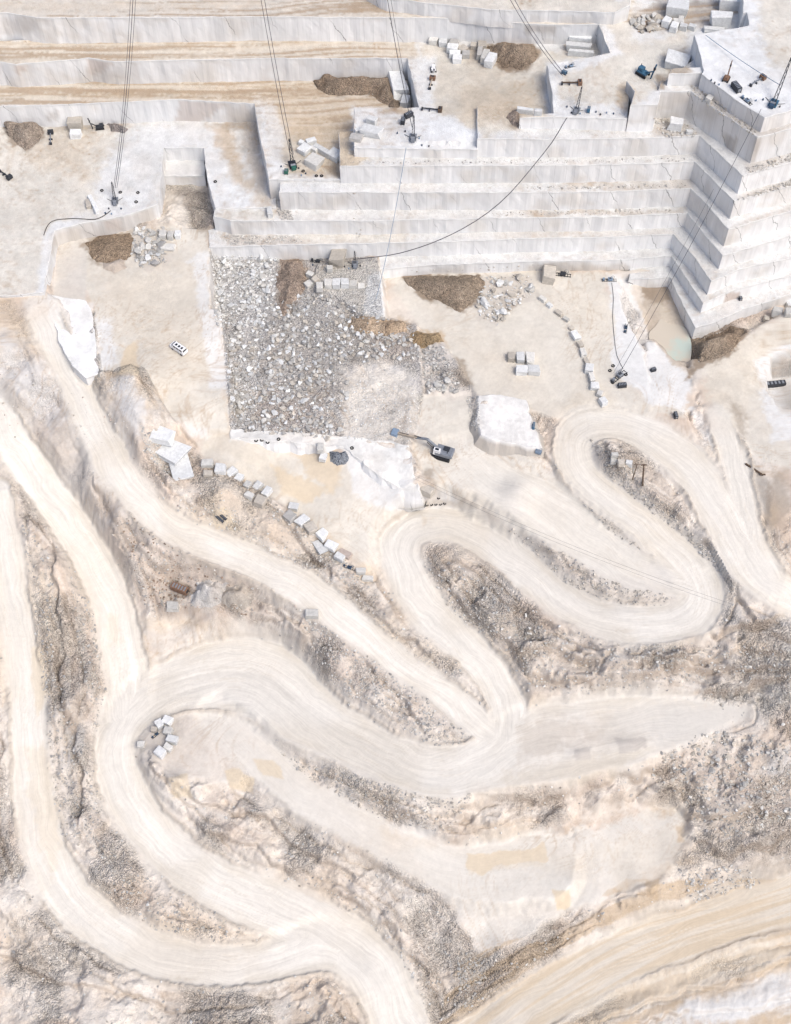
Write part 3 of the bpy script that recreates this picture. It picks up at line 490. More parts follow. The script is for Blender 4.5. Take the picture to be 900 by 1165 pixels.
# ---------------------------------------------------------------- materials
def newmat(name):
    m = bpy.data.materials.new(name); m.use_nodes = True; n = m.node_tree; b = n.nodes['Principled BSDF']; return m, n, b
def nd(n, t, **k):
    o = n.nodes.new(t)
    for a, b in k.items():
        if a.startswith('i_'): o.inputs[a[2:]].default_value = b
        else: setattr(o, a, b)
    return o
def mat_ground(name, cracks=False, bumpd=.25):
    m, n, b = newmat(name); L = n.links.new
    b.inputs['Roughness'].default_value = .95; b.inputs['Specular IOR Level'].default_value = .15
    at = nd(n, 'ShaderNodeAttribute', attribute_name='Col'); dt = nd(n, 'ShaderNodeAttribute', attribute_name='Det')
    tc = nd(n, 'ShaderNodeNewGeometry')
    n1 = nd(n, 'ShaderNodeTexNoise', i_Scale=1.7, i_Detail=6.0, i_Roughness=.7); L(tc.outputs['Position'], n1.inputs['Vector'])
    n2 = nd(n, 'ShaderNodeTexVoronoi', i_Scale=2.2); L(tc.outputs['Position'], n2.inputs['Vector'])
    n3 = nd(n, 'ShaderNodeTexVoronoi', i_Scale=.9); L(tc.outputs['Position'], n3.inputs['Vector'])
    # stone by stone tone
    mr = nd(n, 'ShaderNodeMapRange'); mr.inputs['To Min'].default_value = .62; mr.inputs['To Max'].default_value = 1.30; L(n2.outputs['Color'], mr.inputs['Value'])
    mr1 = nd(n, 'ShaderNodeMapRange'); mr1.inputs['From Min'].default_value = .25; mr1.inputs['From Max'].default_value = .75; mr1.inputs['To Min'].default_value = .72; mr1.inputs['To Max'].default_value = 1.24; L(n1.outputs['Fac'], mr1.inputs['Value'])
    mu = nd(n, 'ShaderNodeMath', operation='MULTIPLY'); L(mr.outputs[0], mu.inputs[0]); L(mr1.outputs[0], mu.inputs[1])
    mx = nd(n, 'ShaderNodeMix', data_type='FLOAT'); mx.inputs[2].default_value = 1.0; L(dt.outputs['Fac'], mx.inputs[0]); L(mu.outputs[0], mx.inputs[3])
    # fine grain everywhere
    n4 = nd(n, 'ShaderNodeTexNoise', i_Scale=.6, i_Detail=8.0, i_Roughness=.75); L(tc.outputs['Position'], n4.inputs['Vector'])
    mr4 = nd(n, 'ShaderNodeMapRange'); mr4.inputs['From Min'].default_value = .3; mr4.inputs['From Max'].default_value = .7; mr4.inputs['To Min'].default_value = .93; mr4.inputs['To Max'].default_value = 1.06; L(n4.outputs['Fac'], mr4.inputs['Value'])
    mu2 = nd(n, 'ShaderNodeMath', operation='MULTIPLY'); L(mx.outputs[0], mu2.inputs[0]); L(mr4.outputs[0], mu2.inputs[1])
    la = nd(n, 'ShaderNodeAttribute', attribute_name='Lat'); sa = nd(n, 'ShaderNodeAttribute', attribute_name='Sta'); rd = nd(n, 'ShaderNodeAttribute', attribute_name='Rd')
    wb = nd(n, 'ShaderNodeTexNoise', i_Scale=.06, i_Detail=2.0); L(tc.outputs['Position'], wb.inputs['Vector'])
    wl = nd(n, 'ShaderNodeMath', operation='MULTIPLY_ADD'); L(wb.outputs['Fac'], wl.inputs[0]); wl.inputs[1].default_value = 9.0; L(la.outputs['Fac'], wl.inputs[2])
    ws = nd(n, 'ShaderNodeMath', operation='MULTIPLY'); L(sa.outputs['Fac'], ws.inputs[0]); ws.inputs[1].default_value = .035
    cv = nd(n, 'ShaderNodeCombineXYZ'); L(wl.outputs[0], cv.inputs[0]); L(ws.outputs[0], cv.inputs[1])
    tn = nd(n, 'ShaderNodeTexNoise', i_Scale=1.5, i_Detail=5.0, i_Roughness=.75); L(cv.outputs[0], tn.inputs['Vector'])
    tm_ = nd(n, 'ShaderNodeMapRange'); tm_.inputs['From Min'].default_value = .32; tm_.inputs['From Max'].default_value = .62; tm_.inputs['To Min'].default_value = .885; tm_.inputs['To Max'].default_value = 1.05; L(tn.outputs['Fac'], tm_.inputs['Value'])
    tx = nd(n, 'ShaderNodeMix', data_type='FLOAT'); tx.inputs[2].default_value = 1.0; L(rd.outputs['Fac'], tx.inputs[0]); L(tm_.outputs[0], tx.inputs[3])
    n5 = nd(n, 'ShaderNodeTexNoise', i_Scale=.55, i_Detail=9.0, i_Roughness=.72); L(tc.outputs['Position'], n5.inputs['Vector'])
    m5 = nd(n, 'ShaderNodeMapRange'); m5.inputs['From Min'].default_value = .405; m5.inputs['From Max'].default_value = .44; m5.inputs['To Min'].default_value = .74; m5.inputs['To Max'].default_value = 1.0; L(n5.outputs['Fac'], m5.inputs['Value'])
    n6 = nd(n, 'ShaderNodeTexNoise', i_Scale=.38, i_Detail=9.0, i_Roughness=.7, i_Distortion=.6); L(tc.outputs['Position'], n6.inputs['Vector'])
    a6 = nd(n, 'ShaderNodeMath', operation='SUBTRACT'); L(n6.outputs['Fac'], a6.inputs[0]); a6.inputs[1].default_value = .5; b6 = nd(n, 'ShaderNodeMath', operation='ABSOLUTE'); L(a6.outputs[0], b6.inputs[0])
    m6 = nd(n, 'ShaderNodeMapRange'); m6.inputs['From Min'].default_value = .0; m6.inputs['From Max'].default_value = .012; m6.inputs['To Min'].default_value = .78; m6.inputs['To Max'].default_value = 1.0; L(b6.outputs[0], m6.inputs['Value'])
    p6 = nd(n, 'ShaderNodeMath', operation='MULTIPLY'); L(m5.outputs[0], p6.inputs[0]); L(m6.outputs[0], p6.inputs[1])
    d6 = nd(n, 'ShaderNodeMapRange'); d6.inputs['From Min'].default_value = .08; d6.inputs['From Max'].default_value = .35; L(dt.outputs['Fac'], d6.inputs['Value'])
    x6 = nd(n, 'ShaderNodeMix', data_type='FLOAT'); x6.inputs[2].default_value = 1.0; L(d6.outputs[0], x6.inputs[0]); L(p6.outputs[0], x6.inputs[3])
    mu5 = nd(n, 'ShaderNodeMath', operation='MULTIPLY'); L(mu2.outputs[0], mu5.inputs[0]); L(x6.outputs[0], mu5.inputs[1])
    mu3 = nd(n, 'ShaderNodeMath', operation='MULTIPLY'); L(mu5.outputs[0], mu3.inputs[0]); L(tx.outputs[0], mu3.inputs[1])
    vm = nd(n, 'ShaderNodeVectorMath', operation='SCALE'); L(at.outputs['Color'], vm.inputs[0]); L(mu3.outputs[0], vm.inputs['Scale'])
    L(vm.outputs[0], b.inputs['Base Color'])
    bp = nd(n, 'ShaderNodeBump'); bp.inputs['Distance'].default_value = bumpd; bp.inputs['Strength'].default_value = 1.0
    ad = nd(n, 'ShaderNodeMath', operation='MULTIPLY_ADD'); L(n2.outputs['Distance'], ad.inputs[0]); ad.inputs[1].default_value = -1.0; L(n1.outputs['Fac'], ad.inputs[2])
    md = nd(n, 'ShaderNodeMath', operation='MULTIPLY'); L(ad.outputs[0], md.inputs[0]); L(dt.outputs['Fac'], md.inputs[1])
    L(md.outputs[0], bp.inputs['Height']); L(bp.outputs[0], b.inputs['Normal'])
    return m
M = {}
M['ground'] = mat_ground('earth_and_stone', bumpd=.75)
def mat_marble():
    m, n, b = newmat('sawn_marble'); L = n.links.new
    b.inputs['Roughness'].default_value = .8; b.inputs['Specular IOR Level'].default_value = .2
    at = nd(n, 'ShaderNodeAttribute', attribute_name='Col'); tc = nd(n, 'ShaderNodeNewGeometry')
    mp = nd(n, 'ShaderNodeMapping'); mp.inputs['Scale'].default_value = (.9, .9, .10); mp.inputs['Rotation'].default_value = (0, R(9), R(20)); L(tc.outputs['Position'], mp.inputs['Vector'])
    n1 = nd(n, 'ShaderNodeTexNoise', i_Scale=.5, i_Detail=6.0, i_Roughness=.6); L(mp.outputs[0], n1.inputs['Vector'])
    mr = nd(n, 'ShaderNodeMapRange'); mr.inputs['From Min'].default_value = .3; mr.inputs['From Max'].default_value = .7; mr.inputs['To Min'].default_value = .90; mr.inputs['To Max'].default_value = 1.05; L(n1.outputs['Fac'], mr.inputs['Value'])
    # natural joints and drill seams, near vertical, spaced along the face
    ar = nd(n, 'ShaderNodeAttribute', attribute_name='Arc'); sp = nd(n, 'ShaderNodeSeparateXYZ'); L(tc.outputs['Position'], sp.inputs[0])
    wn = nd(n, 'ShaderNodeTexNoise', i_Scale=.13, i_Detail=5.0, i_Roughness=.55); L(tc.outputs['Position'], wn.inputs['Vector'])
    def seam(scale, slant, wob, w0, w1, dark, lo, hi):
        a1 = nd(n, 'ShaderNodeMath', operation='MULTIPLY_ADD'); L(sp.outputs['Z'], a1.inputs[0]); a1.inputs[1].default_value = slant; L(ar.outputs['Fac'], a1.inputs[2])
        a2 = nd(n, 'ShaderNodeMath', operation='MULTIPLY_ADD'); L(wn.outputs['Fac'], a2.inputs[0]); a2.inputs[1].default_value = wob; L(a1.outputs[0], a2.inputs[2])
        a3 = nd(n, 'ShaderNodeMath', operation='MULTIPLY'); L(a2.outputs[0], a3.inputs[0]); a3.inputs[1].default_value = scale
        vo = nd(n, 'ShaderNodeTexVoronoi', voronoi_dimensions='1D', feature='DISTANCE_TO_EDGE'); vo.inputs['Scale'].default_value = 1.0; L(a3.outputs[0], vo.inputs['W'])
        c_ = nd(n, 'ShaderNodeMapRange'); c_.inputs['From Min'].default_value = w0*scale; c_.inputs['From Max'].default_value = w1*scale; c_.inputs['To Min'].default_value = dark; c_.inputs['To Max'].default_value = 1; L(vo.outputs['Distance'], c_.inputs['Value'])
        k1 = nd(n, 'ShaderNodeTexNoise', i_Scale=.045, i_Detail=2.0); L(tc.outputs['Position'], k1.inputs['Vector'])
        k2 = nd(n, 'ShaderNodeMapRange'); k2.inputs['From Min'].default_value = lo; k2.inputs['From Max'].default_value = hi; L(k1.outputs['Fac'], k2.inputs['Value'])
        k3 = nd(n, 'ShaderNodeMapRange'); k3.inputs['From Min'].default_value = 70; k3.inputs['From Max'].default_value = 84; k3.inputs['To Max'].default_value = .8 if lo > .45 else 0; L(sp.outputs['X'], k3.inputs['Value']); k4 = nd(n, 'ShaderNodeMath', operation='MAXIMUM'); L(k2.outputs[0], k4.inputs[0]); L(k3.outputs[0], k4.inputs[1])
        x_ = nd(n, 'ShaderNodeMix', data_type='FLOAT'); x_.inputs[2].default_value = 1.0; L(k4.outputs[0], x_.inputs[0]); L(c_.outputs[0], x_.inputs[3]); return x_
    s1 = seam(.062, .45, 6.0, .03, .16, .30, .48, .60); s2 = seam(.28, .02, .5, .02, .12, .84, .38, .6)
    mc = nd(n, 'ShaderNodeMath', operation='MULTIPLY'); L(s1.outputs[0], mc.inputs[0]); L(s2.outputs[0], mc.inputs[1])
    mu = nd(n, 'ShaderNodeMath', operation='MULTIPLY'); L(mr.outputs[0], mu.inputs[0]); L(mc.outputs[0], mu.inputs[1])
    vm = nd(n, 'ShaderNodeVectorMath', operation='SCALE'); L(at.outputs['Color'], vm.inputs[0]); L(mu.outputs[0], vm.inputs['Scale']); L(vm.outputs[0], b.inputs['Base Color'])
    bp = nd(n, 'ShaderNodeBump'); bp.inputs['Distance'].default_value = .15; L(n1.outputs['Fac'], bp.inputs['Height']); L(bp.outputs[0], b.inputs['Normal'])
    return m
M['marble'] = mat_marble()
def mat_plain(name, c, rough=.6, metal=0.0, var=.15, scale=2.0, spec=.3):
    m, n, b = newmat(name); L = n.links.new
    b.inputs['Roughness'].default_value = rough; b.inputs['Metallic'].default_value = metal; b.inputs['Specular IOR Level'].default_value = spec
    tc = nd(n, 'ShaderNodeTexCoord'); no = nd(n, 'ShaderNodeTexNoise', i_Scale=scale, i_Detail=5.0, i_Roughness=.7); L(tc.outputs['Object'], no.inputs['Vector'])
    mr = nd(n, 'ShaderNodeMapRange'); mr.inputs['From Min'].default_value = .3; mr.inputs['From Max'].default_value = .7; mr.inputs['To Min'].default_value = 1-var; mr.inputs['To Max'].default_value = 1+var; L(no.outputs['Fac'], mr.inputs['Value'])
    vm = nd(n, 'ShaderNodeVectorMath', operation='SCALE'); vm.inputs[0].default_value = c; L(mr.outputs[0], vm.inputs['Scale']); L(vm.outputs[0], b.inputs['Base Color'])
    return m

# ---------------------------------------------------------------- mesh output
def put_attr(me, colr, det):
    a = me.attributes.new('Col', 'FLOAT_COLOR', 'POINT'); c = np.ones((len(me.vertices), 4)); c[:, :3] = colr; c[:, :3] *= np.array([.99, 1.0, .98]); a.data.foreach_set('color', c.ravel())
    d = me.attributes.new('Det', 'FLOAT', 'POINT'); d.data.foreach_set('value', np.asarray(det, float))
def add_mesh(name, V, Fq, mat, smooth=True, normals=None):
    me = bpy.data.meshes.new(name); V = np.asarray(V, float); Fq = np.asarray(Fq)
    k = Fq.shape[1]
    me.vertices.add(len(V)); me.vertices.foreach_set('co', V.ravel()); me.loops.add(Fq.size); me.loops.foreach_set('vertex_index', Fq.ravel().astype(np.int32))
    me.polygons.add(len(Fq)); me.polygons.foreach_set('loop_start', (np.arange(len(Fq))*k).astype(np.int32)); me.polygons.foreach_set('use_smooth', np.full(len(Fq), smooth))
    me.update(calc_edges=True)
    if mat: me.materials.append(mat)
    if normals is not None: me.normals_split_custom_set_from_vertices(normals)
    o = bpy.data.objects.new(name, me); col.objects.link(o); return o
ny, nx = GX.shape
idx = np.arange(ny*nx).reshape(ny, nx)
quads = np.stack([idx[:-1, :-1], idx[:-1, 1:], idx[1:, 1:], idx[1:, :-1]], -1).reshape(-1, 4)
NRM = np.stack([-dzx.ravel(), -dzy.ravel(), np.ones(len(X))], -1); NRM /= np.linalg.norm(NRM, axis=1)[:, None]
fr = (roadm.ravel()[quads].mean(1) > .5)
fid = np.where(fr, rid.ravel()[quads[:, 0]], -1)
V = np.stack([X, Y, Z], -1)
ROADN = list(ROADS)
for k in range(-1, len(ROADN)):
    q = quads[fid == k]
    if not len(q): continue
    used, inv = np.unique(q, return_inverse=True); q2 = inv.reshape(-1, 4)
    o = add_mesh('ground' if k < 0 else 'haul_road', V[used], q2, M['ground'], True, NRM[used])
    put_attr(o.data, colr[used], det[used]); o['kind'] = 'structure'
    for an, av in (('Lat', Lall), ('Sta', Sall), ('Rd', np.clip(rcol*.9+np.clip(Wmax, 0, 1)*.25, 0, 1))):
        aa = o.data.attributes.new(an, 'FLOAT', 'POINT'); aa.data.foreach_set('value', av.ravel()[used])
gbvh = BVHTree.FromPolygons([tuple(p) for p in V], [tuple(p) for p in quads[::1].tolist()])

# ---------------------------------------------------------------- quarry benches: sawn blocks of bedrock with steep faces
BV = []
def bench(name, poly, z, zb, kind='marble', step=.8, wall=(.73,.73,.74), zones=True, det0=.08, jit=.16, topc=(.62,.62,.62), batter=0.0, mot=.5, amp=.06, streak=0.0):
    P = w3(poly, z); n = len(P)
    # drop orientation to counter clockwise
    A = sum(P[i][0]*P[(i+1) % n][1]-P[(i+1) % n][0]*P[i][1] for i in range(n))
    if A < 0: P = P[::-1]
    rim = []
    for i in range(n):
        a, b = P[i], P[(i+1) % n]; L = np.linalg.norm((b-a)[:2]); k = max(1, int(L/1.1))
        for j in range(k): rim.append(a+(b-a)*j/k)
    rim = np.array(rim)
    rn = np.roll(rim, -1, 0)-np.roll(rim, 1, 0); nrm = np.stack([rn[:, 1], -rn[:, 0]], -1); nrm /= np.maximum(np.linalg.norm(nrm, axis=1), 1e-6)[:, None]
    acc = np.concatenate([[0], np.cumsum(np.linalg.norm(np.diff(rim[:, :2], axis=0), axis=1))])
    rim[:, :2] += nrm*((fbm(acc*.35, acc*0, 3, hash(len(BV)) % 999)-.5)*jit*4)[:, None]
    # top
    x0, x1 = rim[:, 0].min(), rim[:, 0].max(); y0, y1 = rim[:, 1].min(), rim[:, 1].max()
    x0, x1, y0 = max(x0, -150), min(x1, 150), y0
    xs, ys = np.meshgrid(np.arange(x0+step/2, x1, step), np.arange(y0+step/2, y1, step)); xs = (xs+rng.uniform(-.2, .2, xs.shape)*step).ravel(); ys = (ys+rng.uniform(-.2, .2, ys.shape)*step).ravel()
    d = psd(xs, ys, rim); k = d < -step*.45; xs, ys = xs[k], ys[k]
    zt = idw(xs, ys, P, 2.5) if len(poly[0]) > 2 or any(len(p) > 2 for p in poly) else np.full(len(xs), float(z))
    zt = zt+(fbm(xs*.3, ys*.3, 3, 300)-.5)*amp*2*np.clip(-psd(xs, ys, rim), 0, 1)
    pts = [Vector((a, b)) for a, b in rim[:, :2]]+[Vector((a, b)) for a, b in zip(xs, ys)]
    m = len(rim)
    res = geometry.delaunay_2d_cdt(pts, [(i, (i+1) % m) for i in range(m)], [], 1, 1e-5)
    vo, fo, orig = res[0], res[2], res[3]
    zz = np.concatenate([rim[:, 2], zt]); zmap = np.array([zz[o_[0]] if len(o_) else float(np.mean(P[:, 2])) for o_ in orig])
    TV = np.array([(p[0], p[1], zmap[i]) for i, p in enumerate(vo)]); TF = np.array([f for f in fo if len(f) == 3])
    c = np.mean(TV[TF][:, :, :2], 1); keep = psd(c[:, 0], c[:, 1], rim) < 0; TF = TF[keep]
    uu, vv = proj(TV[:, 0], TV[:, 1], TV[:, 2])
    tc = np.ones((len(TV), 3))*np.array(topc)
    if zones: tc = paint(uu, vv, TV[:, 0], TV[:, 1], tc, BZONES)
    tc = mottle(TV[:, 0], TV[:, 1], tc, np.full(len(TV), mot)); tc = tracks(TV[:, 0], TV[:, 1], tc, np.full(len(TV), 1.0 if zones else 0)*np.clip((.75-tc[:, 2]*1.0)*3, 0, 1))
    if streak:
        yy = TV[:, 1]-TV[:, 0]*.02+(fbm(TV[:, 0]*.02, TV[:, 1]*.05, 2, 350)-.5)*8; q_ = fbm(TV[:, 0]*.012, yy*.9, 4, 351, .6)
        streak = streak*np.clip((1-ss(440, 500, uu))+(1-ss(20, 34, vv)), 0, 1)*(1-ss(100, 170, vv)*.5)
        k_ = (ss(.50, .66, q_)*streak*np.clip((.68-tc[:, 2])*8, .15, 1))[:, None]; tc = tc*(1-k_*.75)+np.array([.36, .27, .19])*k_*.75; k2_ = (ss(.5, .36, q_)*.5*streak)[:, None]; tc = tc*(1-k2_)+np.array([.63, .58, .52])*k2_
    # walls
    lv = [0.0, .12]; hh = float(np.mean(P[:, 2]))-zb; q = 1.1
    while q < hh: lv.append(q); q += 1.3
    rows = []
    for li, dz in enumerate(lv+[None]):
        r = rim.copy(); r[:, 2] = (rim[:, 2]-dz) if dz is not None else zb
        off = (fbm(acc*.5, np.full(len(acc), (dz or hh)*.25), 3, 310)-.5)*jit*2.5 + batter*(dz or hh)
        if dz == 0.0: off = -.10
        if li == 1: off = 0*acc+.02
        r[:, :2] += nrm*np.asarray(off).reshape(-1, 1); rows.append(r)
    WV = np.vstack(rows); nr = len(rows); WF = []
    for j in range(nr-1):
        for i in range(m):
            a, b = j*m+i, j*m+(i+1) % m; c_, d_ = (j+1)*m+(i+1) % m, (j+1)*m+i; WF.append((a, d_, c_)); WF.append((a, c_, b))
    # top rim row coincides with first wall row offset: bring the top rim in by the same amount
    TV[:, :2] = TV[:, :2]
    for i in range(len(TV)):
        o_ = orig[i]
        if len(o_) and o_[0] < m: TV[i, :2] = rows[0][o_[0], :2]
    wc = np.ones((len(WV), 3))*np.array(wall)
    S = np.tile(acc, nr); Zw = WV[:, 2]
    k = (fbm(S*.6+Zw*.15, Zw*.07, 4, 320)-.5)*.14+(fbm(S*.05, Zw*.05, 3, 330)-.5)*.28
    wc = wc*(1+k)[:, None]
    t = (ss(.52, .75, fbm(S*.12, Zw*.15, 4, 340))*.35)[:, None]; wc = wc*(1-t)+np.array([.52, .46, .39])*t
    lo = (ss(2.2, 0, Zw-zb-(fbm(S*.3, Zw*0, 3, 345)-.5)*3)*.30)[:, None]; wc = wc*(1-lo)+np.array([.50, .45, .39])*lo      # dust splashed on the foot
    wu, wv_ = proj(WV[:, 0], WV[:, 1], WV[:, 2]); wc = paint(wu, wv_, WV[:, 0], WV[:, 1], wc, WZONES)
    wc[:m*2] = np.array(topc)*1.02
    V_ = np.vstack([TV, WV]); F_ = np.vstack([TF, np.array(WF)+len(TV)])
    o = add_mesh(name, V_, F_, M['ground'], False)
    o.data.materials.append(M[kind]); mi = np.zeros(len(F_), np.int32); mi[len(TF):] = 1; o.data.polygons.foreach_set('material_index', mi)
    put_attr(o.data, np.clip(np.vstack([tc, wc]), .02, .8), np.concatenate([np.full(len(TV), det0), np.full(len(WV), .1)]))
    aa = o.data.attributes.new('Arc', 'FLOAT', 'POINT'); aa.data.foreach_set('value', np.concatenate([np.zeros(len(TV)), S+len(BV)*37.0]))
    o['kind'] = 'structure'; BV.append((V_, F_)); return o
zA, zB, zC, zD, zE, zF, zG = 43.5, 38.8, 31.5, 24.3, 16.8, 10.7, 4.4
# stepped face: rim lines from left to right, wrapped round the inner and the outer corner
bench('rock_bench', [(386,189),(560,188),(660,188),(790,184),(800,193),(836,229),(910,208),(990,184),(990,100),(700,128),(386,150)], zC, -3, det0=.15)
bench('rock_bench', [(543,158),(650,158),(720,157),(796,154),(802,160),(845,200),(905,183),(990,156),(990,90),(700,120),(543,120)], zB, 28, det0=.15)
bench('rock_bench', [(403,168),(460,169),(543,170),(543,150),(403,140)], 35.2, 28)
bench('rock_bench', [(318,218.5),(560,219),(690,218),(786,214),(800,228),(829,261),(905,238),(990,210),(990,140),(700,160),(318,192)], zD, -3, det0=.15)
bench('rock_bench', [(243,246),(262,251),(420,251),(560,248),(690,247),(782,242),(798,262),(822,291),(905,266),(990,238),(990,170),(700,195),(300,215),(244,239)], zE, -3, det0=.15)
bench('rock_bench', [(238,281),(330,278),(500,275),(600,271),(690,270),(766,266),(790,292),(809,320),(840,306),(905,292),(990,262),(990,200),(700,225),(300,240),(237,262)], zF, -8, det0=.15)
bench('rock_bench', [(430,306),(500,301),(600,297.5),(700,296),(764,291),(782,318),(800,345),(835,330),(905,312),(990,285),(990,240),(700,250),(430,270)], zG, -8, det0=.15)
bench('rock_bench', [(716,317),(740,317),(762,315),(775,342),(791,373),(815,366),(842,353),(905,333),(990,300),(990,270),(716,290)], -.2, -9, det0=.15)
# upper right: recess, butt and platform
bench('rock_bench', [(787,104),(800,114),(862,156),(905,145),(990,122),(990,20),(800,60),(752,95)], 49, 37, det0=.2)
bench('rock_bench', [(748,104),(787,104),(800,90),(752,92)], 49, 37)
bench('rock_bench', [(722,103),(752,103),(749,119),(718,119)], 49, 36)
bench('rock_bench', [(713,92),(745,92),(749,104),(722,104)], 48, 42, wall=(.45,.45,.46))
bench('rock_bench', [(761,84),(798,82.5),(799,76),(764,78)], 53.5, 47)
bench('rock_bench', [(790,40),(852,29),(850,14),(846,14),(842,-60),(1100,-60),(990,90),(905,124),(870,134),(835,112),(798,84),(801,80)], 54.5, 42, det0=.08)
# upper left: four haul levels above each other
bench('rock_bench', [(289,118,26.5),(293,142,26.3),(303,190,26),(306,204,25.8),(330,204,25.5),(388,203.5,25.6),(440,172,26.5),(452,135,27),(490,60,27),(200,60,27),(-60,90,27),(-60,122,27),(0,121,26.8),(90,118,26.5),(205,113,26.8)], None, 14, det0=.12, streak=1.0)
bench('rock_bench', [(457,66,35.5),(463,66,35.5),(477,122,35.3),(403,122,35.2),(403,150,35.2),(403,166,35.2),(543,166,35.2),(548,152,38),(592,146,38.5),(622,140,38.8),(660,80,39.5),(720,40,40),(640,20,40),(300,30,36),(-60,50,36.5),(-60,72,36.3),(0,70,36.2),(18,73,36),(100,66,36),(130,70,35.8),(300,66,35.5)], None, 22, det0=.12, streak=1.0)
bench('rock_bench', [(592,134,43),(631,133,43.5),(714,135,43.5),(716,105,44),(760,100,45.5),(798,90,46.5),(850,20,47.5),(900,-40,48),(560,-30,46),(-60,-40,46),(-60,20,46),(8,14,46),(45,20,46),(300,19,45),(480,20,45),(530,21,45.3),(560,24,45.8),(623,28,46.6),(681,27.5,47),(694,60,46),(622,73.5,44.6),(628,106,43.8),(630,129,43.5),(592,131,43)], None, 34, det0=.12, streak=1.0)
bench('rock_bench', [(495,4,50),(560,11,50.5),(640,12,51),(700,14,51.5),(717,6,52),(722,-60,53),(300,-80,52),(440,-2,50)], None, 44, det0=.12)
# western floor above the slot
bench('rock_bench', [(-60,130,19),(300,130,19),(312,200,18.4),(314,236,17.5),(245,237,17.3),(236,205,17.6),(232,168,18),(186,168,18),(183,200,17.6),(180,232,17.2),(140,246,17),(96,253,17),(62,262,16.8),(55,300,16.5),(50,332,16),(20,336,15.5),(-60,338,15.5)], None, 3, det0=.12)
# low slabs
bench('rock_slab', [(55,336,13.2),(76,338,12.6),(98,342,11.9),(104,352,11.8),(108,385,11.6),(112,424,11.4),(98,430,11.4),(82,416,12.2),(68,392,13)], None, 5, mot=.45, jit=.25, zones=False, topc=(.70,.70,.70))
bench('rock_slab', [(545,450,.2),(570,449,.2),(598,455,.1),(601,464,0),(604,480,-.4),(612,496,-.8),(617,510,-1.4),(600,509,-1.2),(578,503,-.6),(560,500,-.5),(548,494,-.6),(542,478,-.4)], None, -8, mot=.8, jit=.35, zones=False, topc=(.655,.645,.635), batter=.7, wall=(.42,.39,.36))
bench('rock_slab', [(262,488,1.0),(330,492,1.0),(400,497,.8),(466,506,.3),(471,530,-1),(475,556,-3.2),(455,556,-3.6),(425,536,-1.2),(404,520,-.2),(391,509,.3),(330,502,.7),(263,498,.8)], None, -9, zones=False, mot=.7, jit=.45, topc=(.655,.65,.64), batter=.4)
bench('rock_slab', [(186,167),(232,167),(233,200),(186,200)], 12.5, 6, zones=False)
for vs_, fs_ in []: pass
abvh = [gbvh]+[BVHTree.FromPolygons([tuple(p) for p in a], [tuple(f) for f in b.tolist()]) for a, b in BV]
def hit(u, v):
    d = FW*FP+np.array([1.0, 0, 0])*(u-CX)-UP*(v-CY); d = Vector(d/np.linalg.norm(d)); o = Vector(CAM); best = None
    for b in abvh:
        r = b.ray_cast(o, d)
        if r[0] is not None and (best is None or r[3] < best[2]): best = (r[0], r[1], r[3])
    return best[0], best[1]
